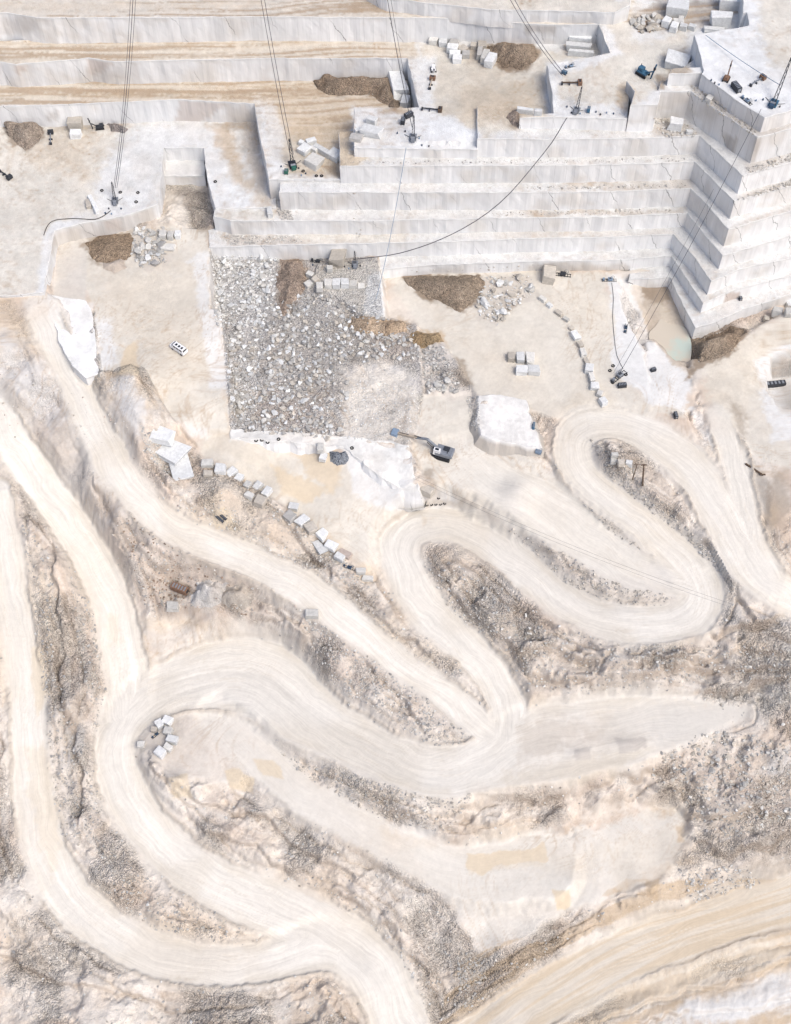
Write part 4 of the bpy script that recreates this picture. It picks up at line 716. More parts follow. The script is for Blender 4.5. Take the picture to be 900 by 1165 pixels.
#OBJECTS
# ================================================================ OBJECTS
def empty(name, loc, label, cat, group=None, rz=0.0, tilt=None, sc=1.0):
    o = bpy.data.objects.new(name, None); col.objects.link(o); o.location = loc; o.empty_display_size = .5
    o.rotation_euler = (tilt[0] if tilt else 0, tilt[1] if tilt else 0, rz); o.scale = (sc, sc, sc)
    o['label'] = label; o['category'] = cat
    if group: o['group'] = group
    return o
class MB:
    def __init__(s): s.bm = bmesh.new()
    def box(s, c, d, rot=None, taper=1.0):
        r = bmesh.ops.create_cube(s.bm, size=1.0); vs = r['verts']
        for q in vs:
            if q.co.z > 0: q.co.x *= taper; q.co.y *= taper
            q.co = Vector((q.co.x*d[0], q.co.y*d[1], q.co.z*d[2]))
        if rot: bmesh.ops.rotate(s.bm, verts=vs, cent=(0, 0, 0), matrix=Matrix.Rotation(rot[0], 3, rot[1]))
        bmesh.ops.translate(s.bm, verts=vs, vec=c); return s
    def bar(s, a, b, r=.06, r2=None, n=6):
        a, b = Vector(a), Vector(b); L = (b-a).length
        q = bmesh.ops.create_cone(s.bm, cap_ends=True, segments=n, radius1=r, radius2=r if r2 is None else r2, depth=L); vs = q['verts']
        bmesh.ops.rotate(s.bm, verts=vs, cent=(0, 0, 0), matrix=(b-a).to_track_quat('Z', 'Y').to_matrix()); bmesh.ops.translate(s.bm, verts=vs, vec=(a+b)/2); return s
    def beam(s, a, b, w, h):
        a, b = Vector(a), Vector(b); d = b-a; q = bmesh.ops.create_cube(s.bm, size=1.0); vs = q['verts']
        for k in vs: k.co = Vector((k.co.x*w, k.co.y*h, k.co.z*d.length))
        bmesh.ops.rotate(s.bm, verts=vs, cent=(0, 0, 0), matrix=d.to_track_quat('Z', 'Y').to_matrix()); bmesh.ops.translate(s.bm, verts=vs, vec=(a+b)/2); return s
    def ring(s, c, R_, r, axis='Z', n=18, k=7):
        vs = []
        for i in range(n):
            for j in range(k):
                a, b = 2*math.pi*i/n, 2*math.pi*j/k; q = Vector(((R_+r*math.cos(b))*math.cos(a), (R_+r*math.cos(b))*math.sin(a), r*math.sin(b)))
                if axis == 'Y': q = Vector((q.x, q.z, q.y))
                if axis == 'X': q = Vector((q.z, q.x, q.y))
                vs.append(s.bm.verts.new(q+Vector(c)))
        for i in range(n):
            for j in range(k): s.bm.faces.new((vs[i*k+j], vs[((i+1) % n)*k+j], vs[((i+1) % n)*k+(j+1) % k], vs[i*k+(j+1) % k]))
        return s
    def build(s, name, mat, parent=None, bev=0.0, smooth=False, **tags):
        if bev: bmesh.ops.bevel(s.bm, geom=list(s.bm.edges), offset=bev, segments=2, affect='EDGES', profile=.6, clamp_overlap=True)
        bmesh.ops.recalc_face_normals(s.bm, faces=s.bm.faces)
        me = bpy.data.meshes.new(name); s.bm.to_mesh(me); s.bm.free(); me.materials.append(mat)
        if smooth:
            for p in me.polygons: p.use_smooth = True
        o = bpy.data.objects.new(name, me); col.objects.link(o); o.parent = parent
        for a, b in tags.items(): o[a] = b
        return o
def G(u, v): p, n = hit(u, v); return Vector(p)
def yaw(u, v, du, dv):
    a = np.array(un(u, v, G(u, v).z)); b = np.array(un(u+du, v+dv, G(u, v).z)); return math.atan2(b[1]-a[1], b[0]-a[0])
def mpp(u, v): p = G(u, v); w_ = (np.array(p)-CAM)@FW; return w_/FP, math.sin(math.atan2(CAM[2]-p.z, math.hypot(p.x, p.y-CAM[1])))
S_ = dict(dark=mat_plain('dark_steel', (.045, .05, .06), .55, .3), grey=mat_plain('grey_painted_steel', (.22, .24, .27), .5, .2), white=mat_plain('white_paint', (.75, .76, .77), .35, var=.05),
          glass=mat_plain('dark_glass', (.02, .025, .03), .08, spec=.6), rubber=mat_plain('black_rubber', (.025, .025, .028), .85), rust=mat_plain('rusty_steel', (.20, .12, .08), .8, var=.4),
          blue=mat_plain('blue_paint', (.05, .13, .21), .5, var=.3), navy=mat_plain('dark_blue_paint', (.035, .07, .12), .5, var=.3), green=mat_plain('green_paint', (.03, .12, .09), .5), tanm=mat_plain('dusty_beige_steel', (.42, .36, .29), .7),
          wood=mat_plain('weathered_timber', (.10, .07, .05), .9), orange=mat_plain('orange_paint', (.5, .16, .05), .5), bluegrey=mat_plain('blue_grey_paint', (.20, .27, .36), .5), cable=mat_plain('wire_rope', (.06, .062, .075), .7))
def mat_stone():
    m, n, b = newmat('cut_stone'); L = n.links.new; b.inputs['Roughness'].default_value = .85
    at = nd(n, 'ShaderNodeAttribute', attribute_name='Col'); oi_ = nd(n, 'ShaderNodeObjectInfo'); tc = nd(n, 'ShaderNodeNewGeometry')
    no = nd(n, 'ShaderNodeTexNoise', i_Scale=1.1, i_Detail=6.0, i_Roughness=.7); L(tc.outputs['Position'], no.inputs['Vector'])
    mr = nd(n, 'ShaderNodeMapRange'); mr.inputs['From Min'].default_value = .3; mr.inputs['From Max'].default_value = .7; mr.inputs['To Min'].default_value = .78; mr.inputs['To Max'].default_value = 1.1; L(no.outputs['Fac'], mr.inputs['Value'])
    m2 = nd(n, 'ShaderNodeMapRange'); m2.inputs['To Min'].default_value = .80; m2.inputs['To Max'].default_value = 1.08; L(oi_.outputs['Random'], m2.inputs['Value'])
    mu = nd(n, 'ShaderNodeMath', operation='MULTIPLY'); L(mr.outputs[0], mu.inputs[0]); L(m2.outputs[0], mu.inputs[1])
    vm = nd(n, 'ShaderNodeVectorMath', operation='SCALE'); L(at.outputs['Color'], vm.inputs[0]); L(mu.outputs[0], vm.inputs['Scale']); L(vm.outputs[0], b.inputs['Base Color'])
    bp = nd(n, 'ShaderNodeBump'); bp.inputs['Distance'].default_value = .12; L(no.outputs['Fac'], bp.inputs['Height']); L(bp.outputs[0], b.inputs['Normal'])
    return m
M['stone'] = mat_stone()
TONE = dict(white=(.70, .71, .72), pale=(.60, .59, .57), beige=(.50, .46, .41), grey=(.42, .41, .40), pink=(.50, .42, .38), brown=(.28, .21, .16))
# ---------------------------------------------------------------- sawn and broken blocks
def cut_block(name, u, v, w_, d_, ang, h, tone, label, group, tri=False, rough_=.07, cat='stone block', sink=.15, tilt=(0, 0)):
    m, sn = mpp(u, v); W, D = w_*m, d_*m/sn
    D = max(D-h*.35*math.sqrt(max(0, 1-sn*sn))/sn, D*.6)
    bm = bmesh.new(); bmesh.ops.create_cube(bm, size=1.0)
    for q in bm.verts:
        q.co = Vector((q.co.x*W, q.co.y*D, (q.co.z+.5)*h))+Vector((random.uniform(-1, 1)*W, random.uniform(-1, 1)*D, random.uniform(-.6, .6)*h))*rough_
        if tri and q.co.x > 0 and q.co.y > 0: q.co.x *= .35
    bmesh.ops.bevel(bm, geom=list(bm.edges), offset=min(.07*min(W, D, h), .14), segments=1, affect='EDGES', clamp_overlap=True)
    bmesh.ops.triangulate(bm, faces=bm.faces)
    me = bpy.data.meshes.new(name); bm.to_mesh(me); bm.free(); me.materials.append(M['stone'])
    put_attr(me, np.tile(np.array(TONE[tone]), (len(me.vertices), 1)), np.full(len(me.vertices), .2))
    o = bpy.data.objects.new(name, me); col.objects.link(o); p = G(u, v+1.5)
    o.location = (p.x, p.y, p.z-sink); o.rotation_euler = (tilt[0], tilt[1], yaw(u, v, math.cos(R(ang)), math.sin(R(ang))))
    o['label'] = label; o['category'] = cat; o['group'] = group
    return o
ORD = ['first', 'second', 'third', 'fourth', 'fifth', 'sixth', 'seventh', 'eighth', 'ninth', 'tenth', 'eleventh', 'twelfth', 'thirteenth', 'fourteenth', 'fifteenth', 'sixteenth']
TN = dict(white='white', pale='pale', beige='beige', grey='grey', pink='pinkish', brown='brown')
def cluster(group, where, data, vert=False, noun='block'):
    data = sorted(data, key=lambda k: k[1] if vert else k[0])
    for i, d in enumerate(data):
        u, v, w_, d_, a, h, t = d[:7]
        frm = 'top' if vert else 'left'
        od = ('%smost' % (frm if vert else frm)) if i == 0 else ('lowest' if vert else 'rightmost') if i == len(data)-1 else ORD[i]+' from the '+frm
        tn = TN[t]; lb = '%s %s, %s %s' % (tn, noun, od, where)
        if len(lb.split()) > 16: print('LONG', lb)
        cut_block('marble_'+noun, u, v, w_, d_, a, h, t, lb, group, tri=(len(d) > 7 and d[7] == 't'), rough_=.07 if len(d) < 8 else .12)
cluster('blocks in the upper part of the row by the haul road', 'in the row edging the loading floor',
 [(236.6,527.6,13,9,0,1.8,'pale'),(237,539,10,7,5,1.6,'beige'),(251,534,11,11,0,2,'white','r'),(264,537.6,8,12,40,1.8,'white'),(272.6,544,8,9,25,1.8,'white'),(282,551.5,7,8,30,1.6,'pale'),(293,553.5,8,12,30,1.8,'white','r'),(304,559.6,8,12,28,1.8,'white'),(284,564,10,7,28,1.8,'pale'),(296,570.6,12,11,20,2,'beige')])
cluster('blocks in the lower part of the row by the haul road', 'in the lower run above the diagonal road',
 [(333.7,577,11,8,10,1.8,'white','r'),(330,587.5,13,11,35,1.8,'grey'),(344,594,11,13,40,2,'white','r'),(354.5,601,12,13,60,2.2,'beige','r'),(368,609,13,10,45,1.8,'white','t'),(364.7,623,10,16,-25,1.8,'white','t'),(376.5,621,15,9,25,1.8,'white','r'),(392,629,14,8,25,1.2,'pink','r'),(387,634,12,8,30,1.8,'white'),(410.7,650,11,7,0,1.8,'pale'),(418.5,658,13,6,5,1.5,'pale')])
cluster('fallen white slabs', 'of three huge slabs beside the gravel gully',
 [(185,497,24,17,15,2.4,'white','r'),(194,514,38,22,24,2.4,'white','r'),(206,535,21,26,-15,2.2,'white','r')], noun='slab')
cluster('stones lined up across the pit floor', 'in the curved stone line across the pit floor',
 [(617,340,9,5,35,1.4,'pale'),(625,347,7,5,40,1.2,'white'),(636,356,9,5,35,1.2,'beige'),(644,363,7,4,30,1.2,'pale'),(650,373,5,5,40,1,'beige'),(654.5,382,8,11,-20,1.8,'white','r'),(660,392,6,7,-20,1.4,'beige'),(663,401,6,9,-10,1.4,'pale','r'),(667,411,5,8,-15,1.2,'beige'),(670,420,10,10,5,2,'white'),(673,430,6,11,-8,1.8,'pale'),(676,440,9,8,0,1.8,'white','r'),(682,448,7,7,20,1.5,'pale','r'),(686,457,8,9,-20,1.8,'white')], vert=True, noun='block')
cluster('five blocks standing on the pit floor', 'of five blocks grouped on the pit floor',
 [(581,407,8,10,0,2.2,'beige'),(592,408.5,9,11,0,2.4,'white'),(603,409,9,12,0,2.4,'pale','r'),(593.5,422,12,10,0,2.2,'white','r'),(607,422,13,10,0,2.2,'white')])
cluster('blocks left on the bench by the brown earth heap', 'of those beside the round brown earth heap',
 [(493,47,10,9,8,2.2,'pale'),(504,49.5,9,7,5,2,'white'),(516,51,10,7,10,2,'grey'),(515,57,12,8,8,2.4,'white'),(517.5,63,12,7,2,2,'white'),(520,68,10,8,4,2,'white'),(526,57,9,7,-30,1.8,'beige'),(530,63,9,7,0,2,'grey'),(539,53,8,6,5,1.8,'beige'),(548,54,10,8,0,2.4,'beige'),(545.6,62,6,12,5,2.4,'grey'),(551.5,66,7,13,10,2.4,'pale'),(558,71,10,13,15,2.8,'white')])
cluster('broken slabs in the corner of the tan bench', 'of those piled beside the tan bench derrick',
 [(343,163,6,5,20,1.5,'white'),(354,162,11,6,-15,2,'white'),(347,171,12,11,30,2,'white'),(358,185,17,14,25,2.4,'pale'),(367,173,7,19,-38,2.2,'white'),(381,177,15,11,28,2.2,'white'),(357.5,171.5,9,6,25,2,'pale')], noun='slab')
cluster('slabs stacked beside the drilling platform', 'of those left of the drilling platform',
 [(423,139,12,7,15,2.5,'white'),(422,151,24,11,12,2.5,'white','r'),(408,149,8,5,0,1.5,'white'),(405,157,14,8,10,1.5,'grey')], noun='slab')
cluster('slabs leaning in the pit corner', 'of two slabs below the sawn corner',
 [(452,99,15,28,-8,4,'white','r'),(461,121,10,13,10,4,'white','r')], noun='slab')
cluster('slabs in the walled pit', 'of the flat slabs inside the walled notch', [(659,48,26,7,4,3,'white'),(658,56,28,7,5,2.6,'white'),(661,62,28,5,5,2.2,'white')], vert=True, noun='slab')
cluster('blocks in the brown hollow at the top', 'of those round the brown hollow up top',
 [(770,12,24,17,8,4,'white'),(758,27,9,9,20,2.5,'white'),(766,33,9,9,15,2.5,'white'),(769,27,7,7,0,2,'pale'),(774,25,6,9,5,2,'pale'),(777,32,9,6,15,2,'white'),(787,32,8,5,20,1.8,'white'),(829,6,24,14,5,4,'white'),(820,27,23,11,3,4,'white','r'),(814,17,8,5,5,1.6,'pale'),(812,34,22,5,5,1.4,'white')])
cut_block('marble_slab', 769, 72, 26, 16, 12, 3, 'white', 'large white slab tilted against the foot of the white platform', 'single blocks', tilt=(.12, .05))
cut_block('marble_block', 87, 145, 16, 11, 0, 4, 'beige', 'tall beige block standing on the western floor below the sawn wall', 'single blocks')
cut_block('marble_block', 87, 154, 12, 8, 0, 2.4, 'white', 'white block directly in front of the tall beige block', 'single blocks')
cut_block('marble_slab', 107, 233, 5, 20, -18, 1.6, 'white', 'narrow white slab lying left of the western derrick', 'single blocks')
cut_block('marble_block', 101, 232, 6, 10, -10, 1.2, 'beige', 'small beige stone left of the narrow white slab', 'single blocks')
cut_block('marble_block', 307, 242, 6, 11, -8, 2, 'white', 'white block at the left end of the stepped wall', 'single blocks')
cut_block('marble_boulder', 384, 297, 17, 17, 5, 4.2, 'beige', 'big rough beige boulder against the foot of the stepped wall', 'single blocks', rough_=.14)
cut_block('marble_block', 375, 307, 7, 7, 0, 2.2, 'pale', 'pale block in front of the big rough beige boulder', 'single blocks')
cluster('blocks lined up on the pale shelf', 'of those on the pale shelf above the rubble',
 [(353,313,8,6,25,1.8,'pale'),(359,319,7,7,35,1.8,'beige'),(351.5,324,8,8,40,1.8,'pale'),(364,327,8,9,0,2,'pale'),(373.5,324,9,9,0,2.2,'pale'),(383,323.5,9,9,0,2.2,'white'),(392.5,323,9,9,0,2.2,'white'),(402,323.5,9,8,0,1.5,'pale'),(411,324.5,8,6,0,.8,'pale')])
cut_block('marble_slab', 623, 315, 14, 17, 5, 3.5, 'beige', 'tall beige slab standing beside the machines under the stepped wall', 'single blocks', tilt=(0, .12))
cluster('boulders at the foot of the eastern wall', 'of those at the foot of the eastern wall', [(884,356,11,9,10,2.6,'pale','r'),(897,348,8,8,0,2.4,'white','r'),(896,357,8,8,0,2.4,'pale','r'),(872,363,7,6,10,1.5,'beige','r')], noun='boulder')
cluster('blocks in the yard inside the lower bend', 'of those inside the lower left road bend',
 [(182,824,8,10,-30,2.2,'white'),(191,820,11,10,25,2.2,'white'),(192,832,10,9,15,2.2,'pale'),(161,847,8,7,0,1.8,'pale'),(197,842,12,9,15,2.4,'white'),(192,851,10,8,30,2.2,'pale'),(183,856,12,10,35,2.2,'white'),(176,830,7,6,10,1.8,'beige')])
cut_block('marble_block', 197, 690, 14, 10, 0, 2, 'pale', 'eight sided pale block in the brown hollow between the roads', 'single blocks', rough_=.12)
cut_block('marble_block', 355, 699, 14, 9, 0, 2.2, 'pale', 'lone pale block on the verge under the long diagonal haul road', 'single blocks')
cluster('blocks inside the upper hairpin', 'of those lying inside the upper hairpin', [(699,518,8,5,0,1.6,'pale'),(698,525,7,6,5,1.8,'pale'),(706,527,7,7,0,1.8,'beige'),(715,528,8,6,10,2,'white')])
cut_block('marble_boulder', 767, 144, 14, 10, 10, 3.4, 'white', 'large white boulder on the rubble strewn recess of the stepped wall', 'single blocks', rough_=.16)
cut_block('marble_boulder', 784, 151, 7, 4, 0, 1.6, 'white', 'small white boulder on the recess, right of the large one', 'single blocks', rough_=.14)
cut_block('marble_boulder', 806, 113, 7, 7, 25, 1.8, 'pale', 'pale boulder on the narrow ledge below the white platform', 'single blocks', rough_=.14)
cut_block('marble_block', 365, 510, 7, 10, 0, 2, 'pale', 'pale upright block left of the blue grey scrap heap', 'single blocks')
cut_block('marble_block', 368, 521, 8, 9, 15, 2, 'white', 'white block just below the upright block by the scrap heap', 'single blocks')
cut_block('marble_block', 486, 560, 14, 11, 25, 3, 'beige', 'big beige block on the white corner below the digger', 'single blocks')
cluster('blocks beside the grey rock pile', 'of those right of the grey rock pile', [(186,268,8,8,0,2,'pale'),(194.5,269,7,8,0,2,'pale'),(203,268,7,8,0,2,'white'),(191,281,16,7,5,1.2,'pale','r')])
cluster('slabs lying at the front of the tan bench', 'of two at the front edge of the bench', [(597,127,18,5,8,2,'white'),(612,129,9,5,5,2,'white')], noun='slab')

# ---------------------------------------------------------------- boulders and loose rubble
TPL = []
for k in range(10):
    bm = bmesh.new()
    for i in range(13):
        q = Vector((random.gauss(0, 1), random.gauss(0, 1), random.gauss(0, 1))).normalized()*random.uniform(.42, .58)
        bm.verts.new((q.x*random.uniform(.9, 1.15), q.y*.9, q.z*.75))
    bmesh.ops.convex_hull(bm, input=list(bm.verts))
    for q in [a for a in bm.verts if not a.link_faces]: bm.verts.remove(q)
    bmesh.ops.triangulate(bm, faces=bm.faces); bm.verts.index_update()
    TPL.append((np.array([q.co[:] for q in bm.verts]), np.array([[q.index for q in f.verts] for f in bm.faces]))); bm.free()
def in_poly(n, poly, dens=None):
    P = np.array(poly, float); out = []
    while len(out) < n:
        a = rng.uniform(P[:, 0].min(), P[:, 0].max()); b = rng.uniform(P[:, 1].min(), P[:, 1].max())
        if psd(np.array([a]), np.array([b]), P)[0] < 0: out.append((a, b))
    return out
BTPL = []
for k, (tv, tf) in enumerate(TPL):
    for tone in ('white', 'pale', 'grey', 'beige'):
        me = bpy.data.meshes.new('boulder'); me.from_pydata([tuple(q) for q in tv], [], [tuple(int(i) for i in f) for f in tf]); me.materials.append(M['stone'])
        put_attr(me, np.tile(np.array(TONE[tone])*.92, (len(tv), 1)), np.full(len(tv), .3)); BTPL.append((tone, me))
def boulders(n, poly, s0, s1, tones, label, group):
    for a, b in in_poly(n, poly):
        p = G(a, b); s = s0+(s1-s0)*random.random()**2.2
        me = random.choice([m_ for t_, m_ in BTPL if t_ in tones]); o = bpy.data.objects.new('boulder', me); col.objects.link(o)
        o.location = (p.x, p.y, p.z+.22*s); o.rotation_euler = (random.uniform(-.3, .3), random.uniform(-.3, .3), random.uniform(0, 6.28)); o.scale = (s*random.uniform(.85, 1.25), s, s*random.uniform(.8, 1.1))
        o['label'] = label; o['category'] = 'boulder'; o['group'] = group
boulders(70, [(240,292),(310,292),(312,335),(290,375),(250,372),(240,350)], 1.2, 2.8, ('white','pale'), 'white broken boulder at the upper left end of the rubble field', 'white boulders of the rubble field')
boulders(60, [(300,370),(440,365),(440,425),(380,440),(310,440),(290,400)], .9, 2.0, ('pale','grey','white'), 'grey broken boulder in the middle of the rubble field', 'boulders in the middle of the rubble field')
boulders(45, [(268,455),(395,440),(400,500),(270,488)], .9, 2.2, ('pale','white'), 'pale boulder near the lower edge of the rubble field', 'boulders at the lower edge of the rubble field')
boulders(32, [(548,318),(575,312),(600,315),(608,330),(585,350),(568,370),(552,362),(542,350)], 1.6, 3.6, ('white','pale','beige'), 'broken marble boulder in the pile beside the brown heap on the pit floor', 'boulders piled under the stepped wall')
boulders(30, [(152,262),(175,258),(186,285),(178,306),(158,300)], 1.6, 3.4, ('pale','grey','white'), 'broken boulder in the grey rock pile on the western floor', 'boulders of the western rock pile')
boulders(26, [(722,20),(748,18),(752,34),(730,36),(718,28)], 1.8, 3.6, ('beige','pale'), 'broken boulder in the rock pile left of the brown hollow at the top', 'boulders of the uppermost rock pile')
boulders(24, [(752,865),(800,840),(860,850),(850,900),(800,905),(770,890)], 1.0, 2.2, ('beige','grey','pale'), 'loose boulder on the grey slope right of the middle shelf', 'boulders of the eastern slope')
boulders(13, [(482,430),(522,436),(525,446),(485,447)], 1.2, 2.8, ('pale','grey'), 'boulder at the lower end of the small rubble patch beside the rubble field', 'boulders of the small rubble patch')
RV, RF, RC = [], [], []; off = 0
SCAT = [  # polygon, count, size range, colours
 ([(240,290),(318,293),(314,330),(300,372),(245,372)], 900, .5, 1.6, ('white','pale')),
 ([(300,350),(360,330),(470,375),(474,410),(400,405),(380,440),(378,500),(266,490),(255,380),(300,372)], 2900, .3, 2.0, ('pale','grey','grey','white','beige')),
 ([(255,380),(300,372),(290,490),(264,488)], 500, .25, .9, ('pale','white')),
 ([(400,430),(476,440),(468,504),(395,500)], 900, .2, .6, ('pale','white')),
 ([(472,390),(505,395),(524,445),(485,447)], 420, .4, 1.3, ('pale','grey')),
 ([(546,315),(605,313),(610,330),(585,352),(566,372),(545,358)], 260, .5, 1.5, ('pale','beige','white')),
 ([(152,260),(186,258),(190,300),(160,305),(150,290)], 260, .5, 1.5, ('pale','grey')),
 ([(718,18),(750,16),(754,36),(725,38)], 120, .6, 1.6, ('beige','brown')),
 ([(745,840),(840,830),(900,850),(900,930),(820,960),(770,900)], 1100, .35, 1.3, ('beige','grey','pale')),
 ([(770,990),(850,985),(870,1010),(800,1045)], 500, .3, 1.1, ('grey','pale')),
 ([(530,450),(544,450),(546,490),(536,488)], 160, .3, .7, ('grey','pale')),
 ([(560,595),(620,620),(700,655),(765,680),(740,692),(660,680),(600,640)], 700, .3, .9, ('grey','beige')),
 ([(625,520),(650,545),(740,615),(735,628),(690,610),(640,560)], 500, .3, .9, ('grey','beige')),
 ([(672,500),(700,515),(745,560),(810,630),(820,655),(760,600),(690,540)], 700, .3, 1.0, ('grey','beige')),
 ([(482,628),(520,640),(620,715),(760,735),(900,735),(900,770),(640,790),(600,780),(510,700)], 1600, .3, 1.0, ('grey','beige','pale')),
 ([(340,700),(400,720),(530,800),(535,845),(495,850),(380,780)], 1300, .3, .9, ('grey','pale')),
 ([(300,850),(420,885),(540,900),(510,950),(430,930),(340,880)], 1000, .3, 1.0, ('beige','grey')),
 ([(158,478),(182,505),(215,545),(190,540),(165,515)], 350, .3, .9, ('grey','pale')),
 ([(295,572),(330,580),(400,640),(430,680),(400,670),(330,610)], 500, .3, .9, ('pale','beige')),
 ([(210,555),(290,590),(420,690),(500,760),(490,765),(400,690),(280,615),(200,580)], 600, .25, .8, ('beige','pale')),
 ([(20,580),(60,640),(60,760),(120,900),(110,960),(70,960),(55,840),(40,700)], 900, .3, 1.0, ('grey','beige')),
 ([(62,560),(110,660),(130,780),(112,860),(95,780),(80,660)], 700, .3, 1.0, ('grey','beige')),
 ([(100,520),(160,590),(300,690),(280,700),(165,690),(140,620)], 800, .3, .9, ('beige','grey','brown')),
 ([(110,940),(180,1010),(280,1050),(270,1070),(180,1060),(110,1010)], 500, .3, .9, ('beige','grey')),
 ([(520,1085),(556,1082),(555,1105),(535,1150),(522,1140)], 380, .3, 1.0, ('grey','beige')),
 ([(150,828),(172,824),(174,850),(155,850)], 140, .3, 1.0, ('grey','beige')),
 ([(165,660),(210,655),(205,700),(175,695)], 160, .3, 1.0, ('beige','brown')),
 ([(360,1000),(430,1050),(500,1110),(490,1150),(430,1090)], 350, .25, .8, ('pale','beige')),
 ([(250,268),(335,268),(345,276),(262,279)], 300, .3, .8, ('grey','pale')),
 ([(314,238),(332,240),(335,250),(320,250)], 120, .3, .8, ('grey',)),
 ([(745,134),(775,136),(795,152),(788,157),(746,155)], 200, .3, 1.1, ('beige','pale')),
 ([(785,97),(800,103),(862,150),(855,154),(792,112)], 200, .3, 1.0, ('beige',)),
 ([(848,192),(905,172),(905,182),(850,199)], 160, .3, .9, ('grey','beige')),
 ([(838,226),(905,203),(905,210),(840,229)], 160, .3, .9, ('grey','beige')),
 ([(600,212),(780,209),(780,214),(600,216)], 160, .25, .8, ('grey','beige')),
 ([(400,184),(780,180),(780,184),(400,187)], 160, .25, .7, ('grey',)),
 ([(560,240),(780,238),(780,243),(560,246)], 160, .25, .7, ('grey','beige')),
 ([(400,200),(405,310),(640,300),(640,306),(420,312)], 60, .3, .8, ('beige',)),
 ([(850,505),(880,560),(875,590),(858,570)], 260, .3, .9, ('grey',)),
 ([(456,318),(555,314),(545,345),(525,352)], 160, .25, .8, ('beige','pale')),
 ([(780,380),(840,375),(845,388),(795,412)], 160, .25, .8, ('beige','pale')),
 ([(555,52),(612,52),(608,72),(575,78)], 90, .3, .9, ('beige','pale')),
 ([(362,92),(445,92),(450,120),(400,105)], 90, .3, .9, ('beige',)),
 ([(0,560),(900,560),(900,1165),(0,1165)], 6500, .18, 1.0, ('beige','pale','grey','pale')), ([(0,400),(300,560),(450,700),(450,760),(200,700),(0,560)], 1200, .18, .8, ('beige','pale','pink')),
]
def road_at(x, y):
    i = np.clip(np.searchsorted(gx, x), 0, nx-1); j = np.clip(np.searchsorted(gy, y), 0, ny-1); return roadm[j, i]+smooth[j, i]*.7
for poly, n, s0, s1, tones in SCAT:
    for a, b in in_poly(n, poly):
        p = G(a, b)
        if n > 0 and (b > 505 and road_at(p.x, p.y) > .15): continue
        s = s0+(s1-s0)*random.random()**3.6; k = random.randrange(len(TPL)); tv, tf = TPL[k]
        th = random.uniform(0, 6.28); c_, s_ = math.cos(th), math.sin(th); q = tv*np.array([s*random.uniform(.8, 1.3), s, s*random.uniform(.7, 1.2)])
        q = np.stack([q[:, 0]*c_-q[:, 1]*s_, q[:, 0]*s_+q[:, 1]*c_, q[:, 2]], -1)+np.array([p.x, p.y, p.z+.18*s])
        RV.append(q); RF.append(tf+off); RC.append(np.tile(np.array(TONE[random.choice(tones)])*random.uniform(.68, 1.12), (len(q), 1))); off += len(q)
o = add_mesh('loose_rubble', np.vstack(RV), np.vstack(RF), M['stone'], False); put_attr(o.data, np.vstack(RC), np.full(off, .3))
o['kind'] = 'stuff'; o['label'] = 'loose broken stone scattered over the slopes and floors of the quarry'; o['category'] = 'rubble'

# ---------------------------------------------------------------- earth heaps
def heap(poly, h, colr_, label, name='earth_heap', lump=.6, cat='heap', det=.8, under=.6):
    P = np.array([list(G(a, b)) for a, b in poly]); x0, x1, y0, y1 = P[:, 0].min()-1, P[:, 0].max()+1, P[:, 1].min()-1, P[:, 1].max()+1
    st = .35; xs = np.arange(x0, x1, st); ys = np.arange(y0, y1, st); A, B = np.meshgrid(xs, ys)
    d = -psd(A+(fbm(A*.3, B*.3, 3, 400)-.5)*2.5, B+(fbm(A*.3, B*.3, 3, 401)-.5)*2.5, P); mx = d.max()
    Zb = idw(A, B, P, 2.5); ju = np.clip(np.searchsorted(gy, B)-1, 0, ny-2); iu = np.clip(np.searchsorted(gx, A)-1, 0, nx-2)
    fx = (A-gx[iu])/(gx[iu+1]-gx[iu]); fy = (B-gy[ju])/(gy[ju+1]-gy[ju]); Hg = (H[ju, iu]*(1-fx)+H[ju, iu+1]*fx)*(1-fy)+(H[ju+1, iu]*(1-fx)+H[ju+1, iu+1]*fx)*fy
    if np.median(P[:, 2]-np.array([Hg.ravel()[np.argmin((A-q[0])**2+(B-q[1])**2)] for q in P])) < 1.0: Zb = Hg
    Hh = Zb-under+(under+.02)*ss(-.6, .3, d)+h*ss(0, 1, np.clip(d/mx, 0, 1))**.8*(.75+.5*fbm(A*.25, B*.25, 3, 402))+(fbm(A*.9, B*.9, 4, 403)-.5)*lump*ss(-.2, 1.5, d)
    ok_ = d > -.7; n_y, n_x = A.shape; ii = np.arange(n_y*n_x).reshape(n_y, n_x)
    qs = np.stack([ii[:-1, :-1], ii[:-1, 1:], ii[1:, 1:], ii[1:, :-1]], -1).reshape(-1, 4); kp = ok_.ravel()[qs].all(1); qs = qs[kp]
    used, inv = np.unique(qs, return_inverse=True); V_ = np.stack([A.ravel(), B.ravel(), Hh.ravel()], -1)[used]
    # close the underside so the heap is a solid body
    Vb = V_.copy(); Vb[:, 2] -= .25+under*.5; q2 = inv.reshape(-1, 4); n0 = len(V_)
    E_ = {}
    for f in q2:
        for i in range(4):
            e = (f[i], f[(i+1) % 4])
            if (e[1], e[0]) in E_: del E_[(e[1], e[0])]
            else: E_[e] = 1
    sd_ = np.array([(b, a, a+n0, b+n0) for a, b in E_]); F_ = np.vstack([q2, q2[:, ::-1]+n0, sd_])
    VV = np.vstack([V_, Vb]); o = add_mesh(name, VV, F_, M['ground'], True)
    c = mottle(VV[:, 0], VV[:, 1], np.tile(np.array(colr_), (len(VV), 1)), np.full(len(VV), .9)); put_attr(o.data, c, np.full(len(VV), det))
    o['label'] = label; o['category'] = cat; return o
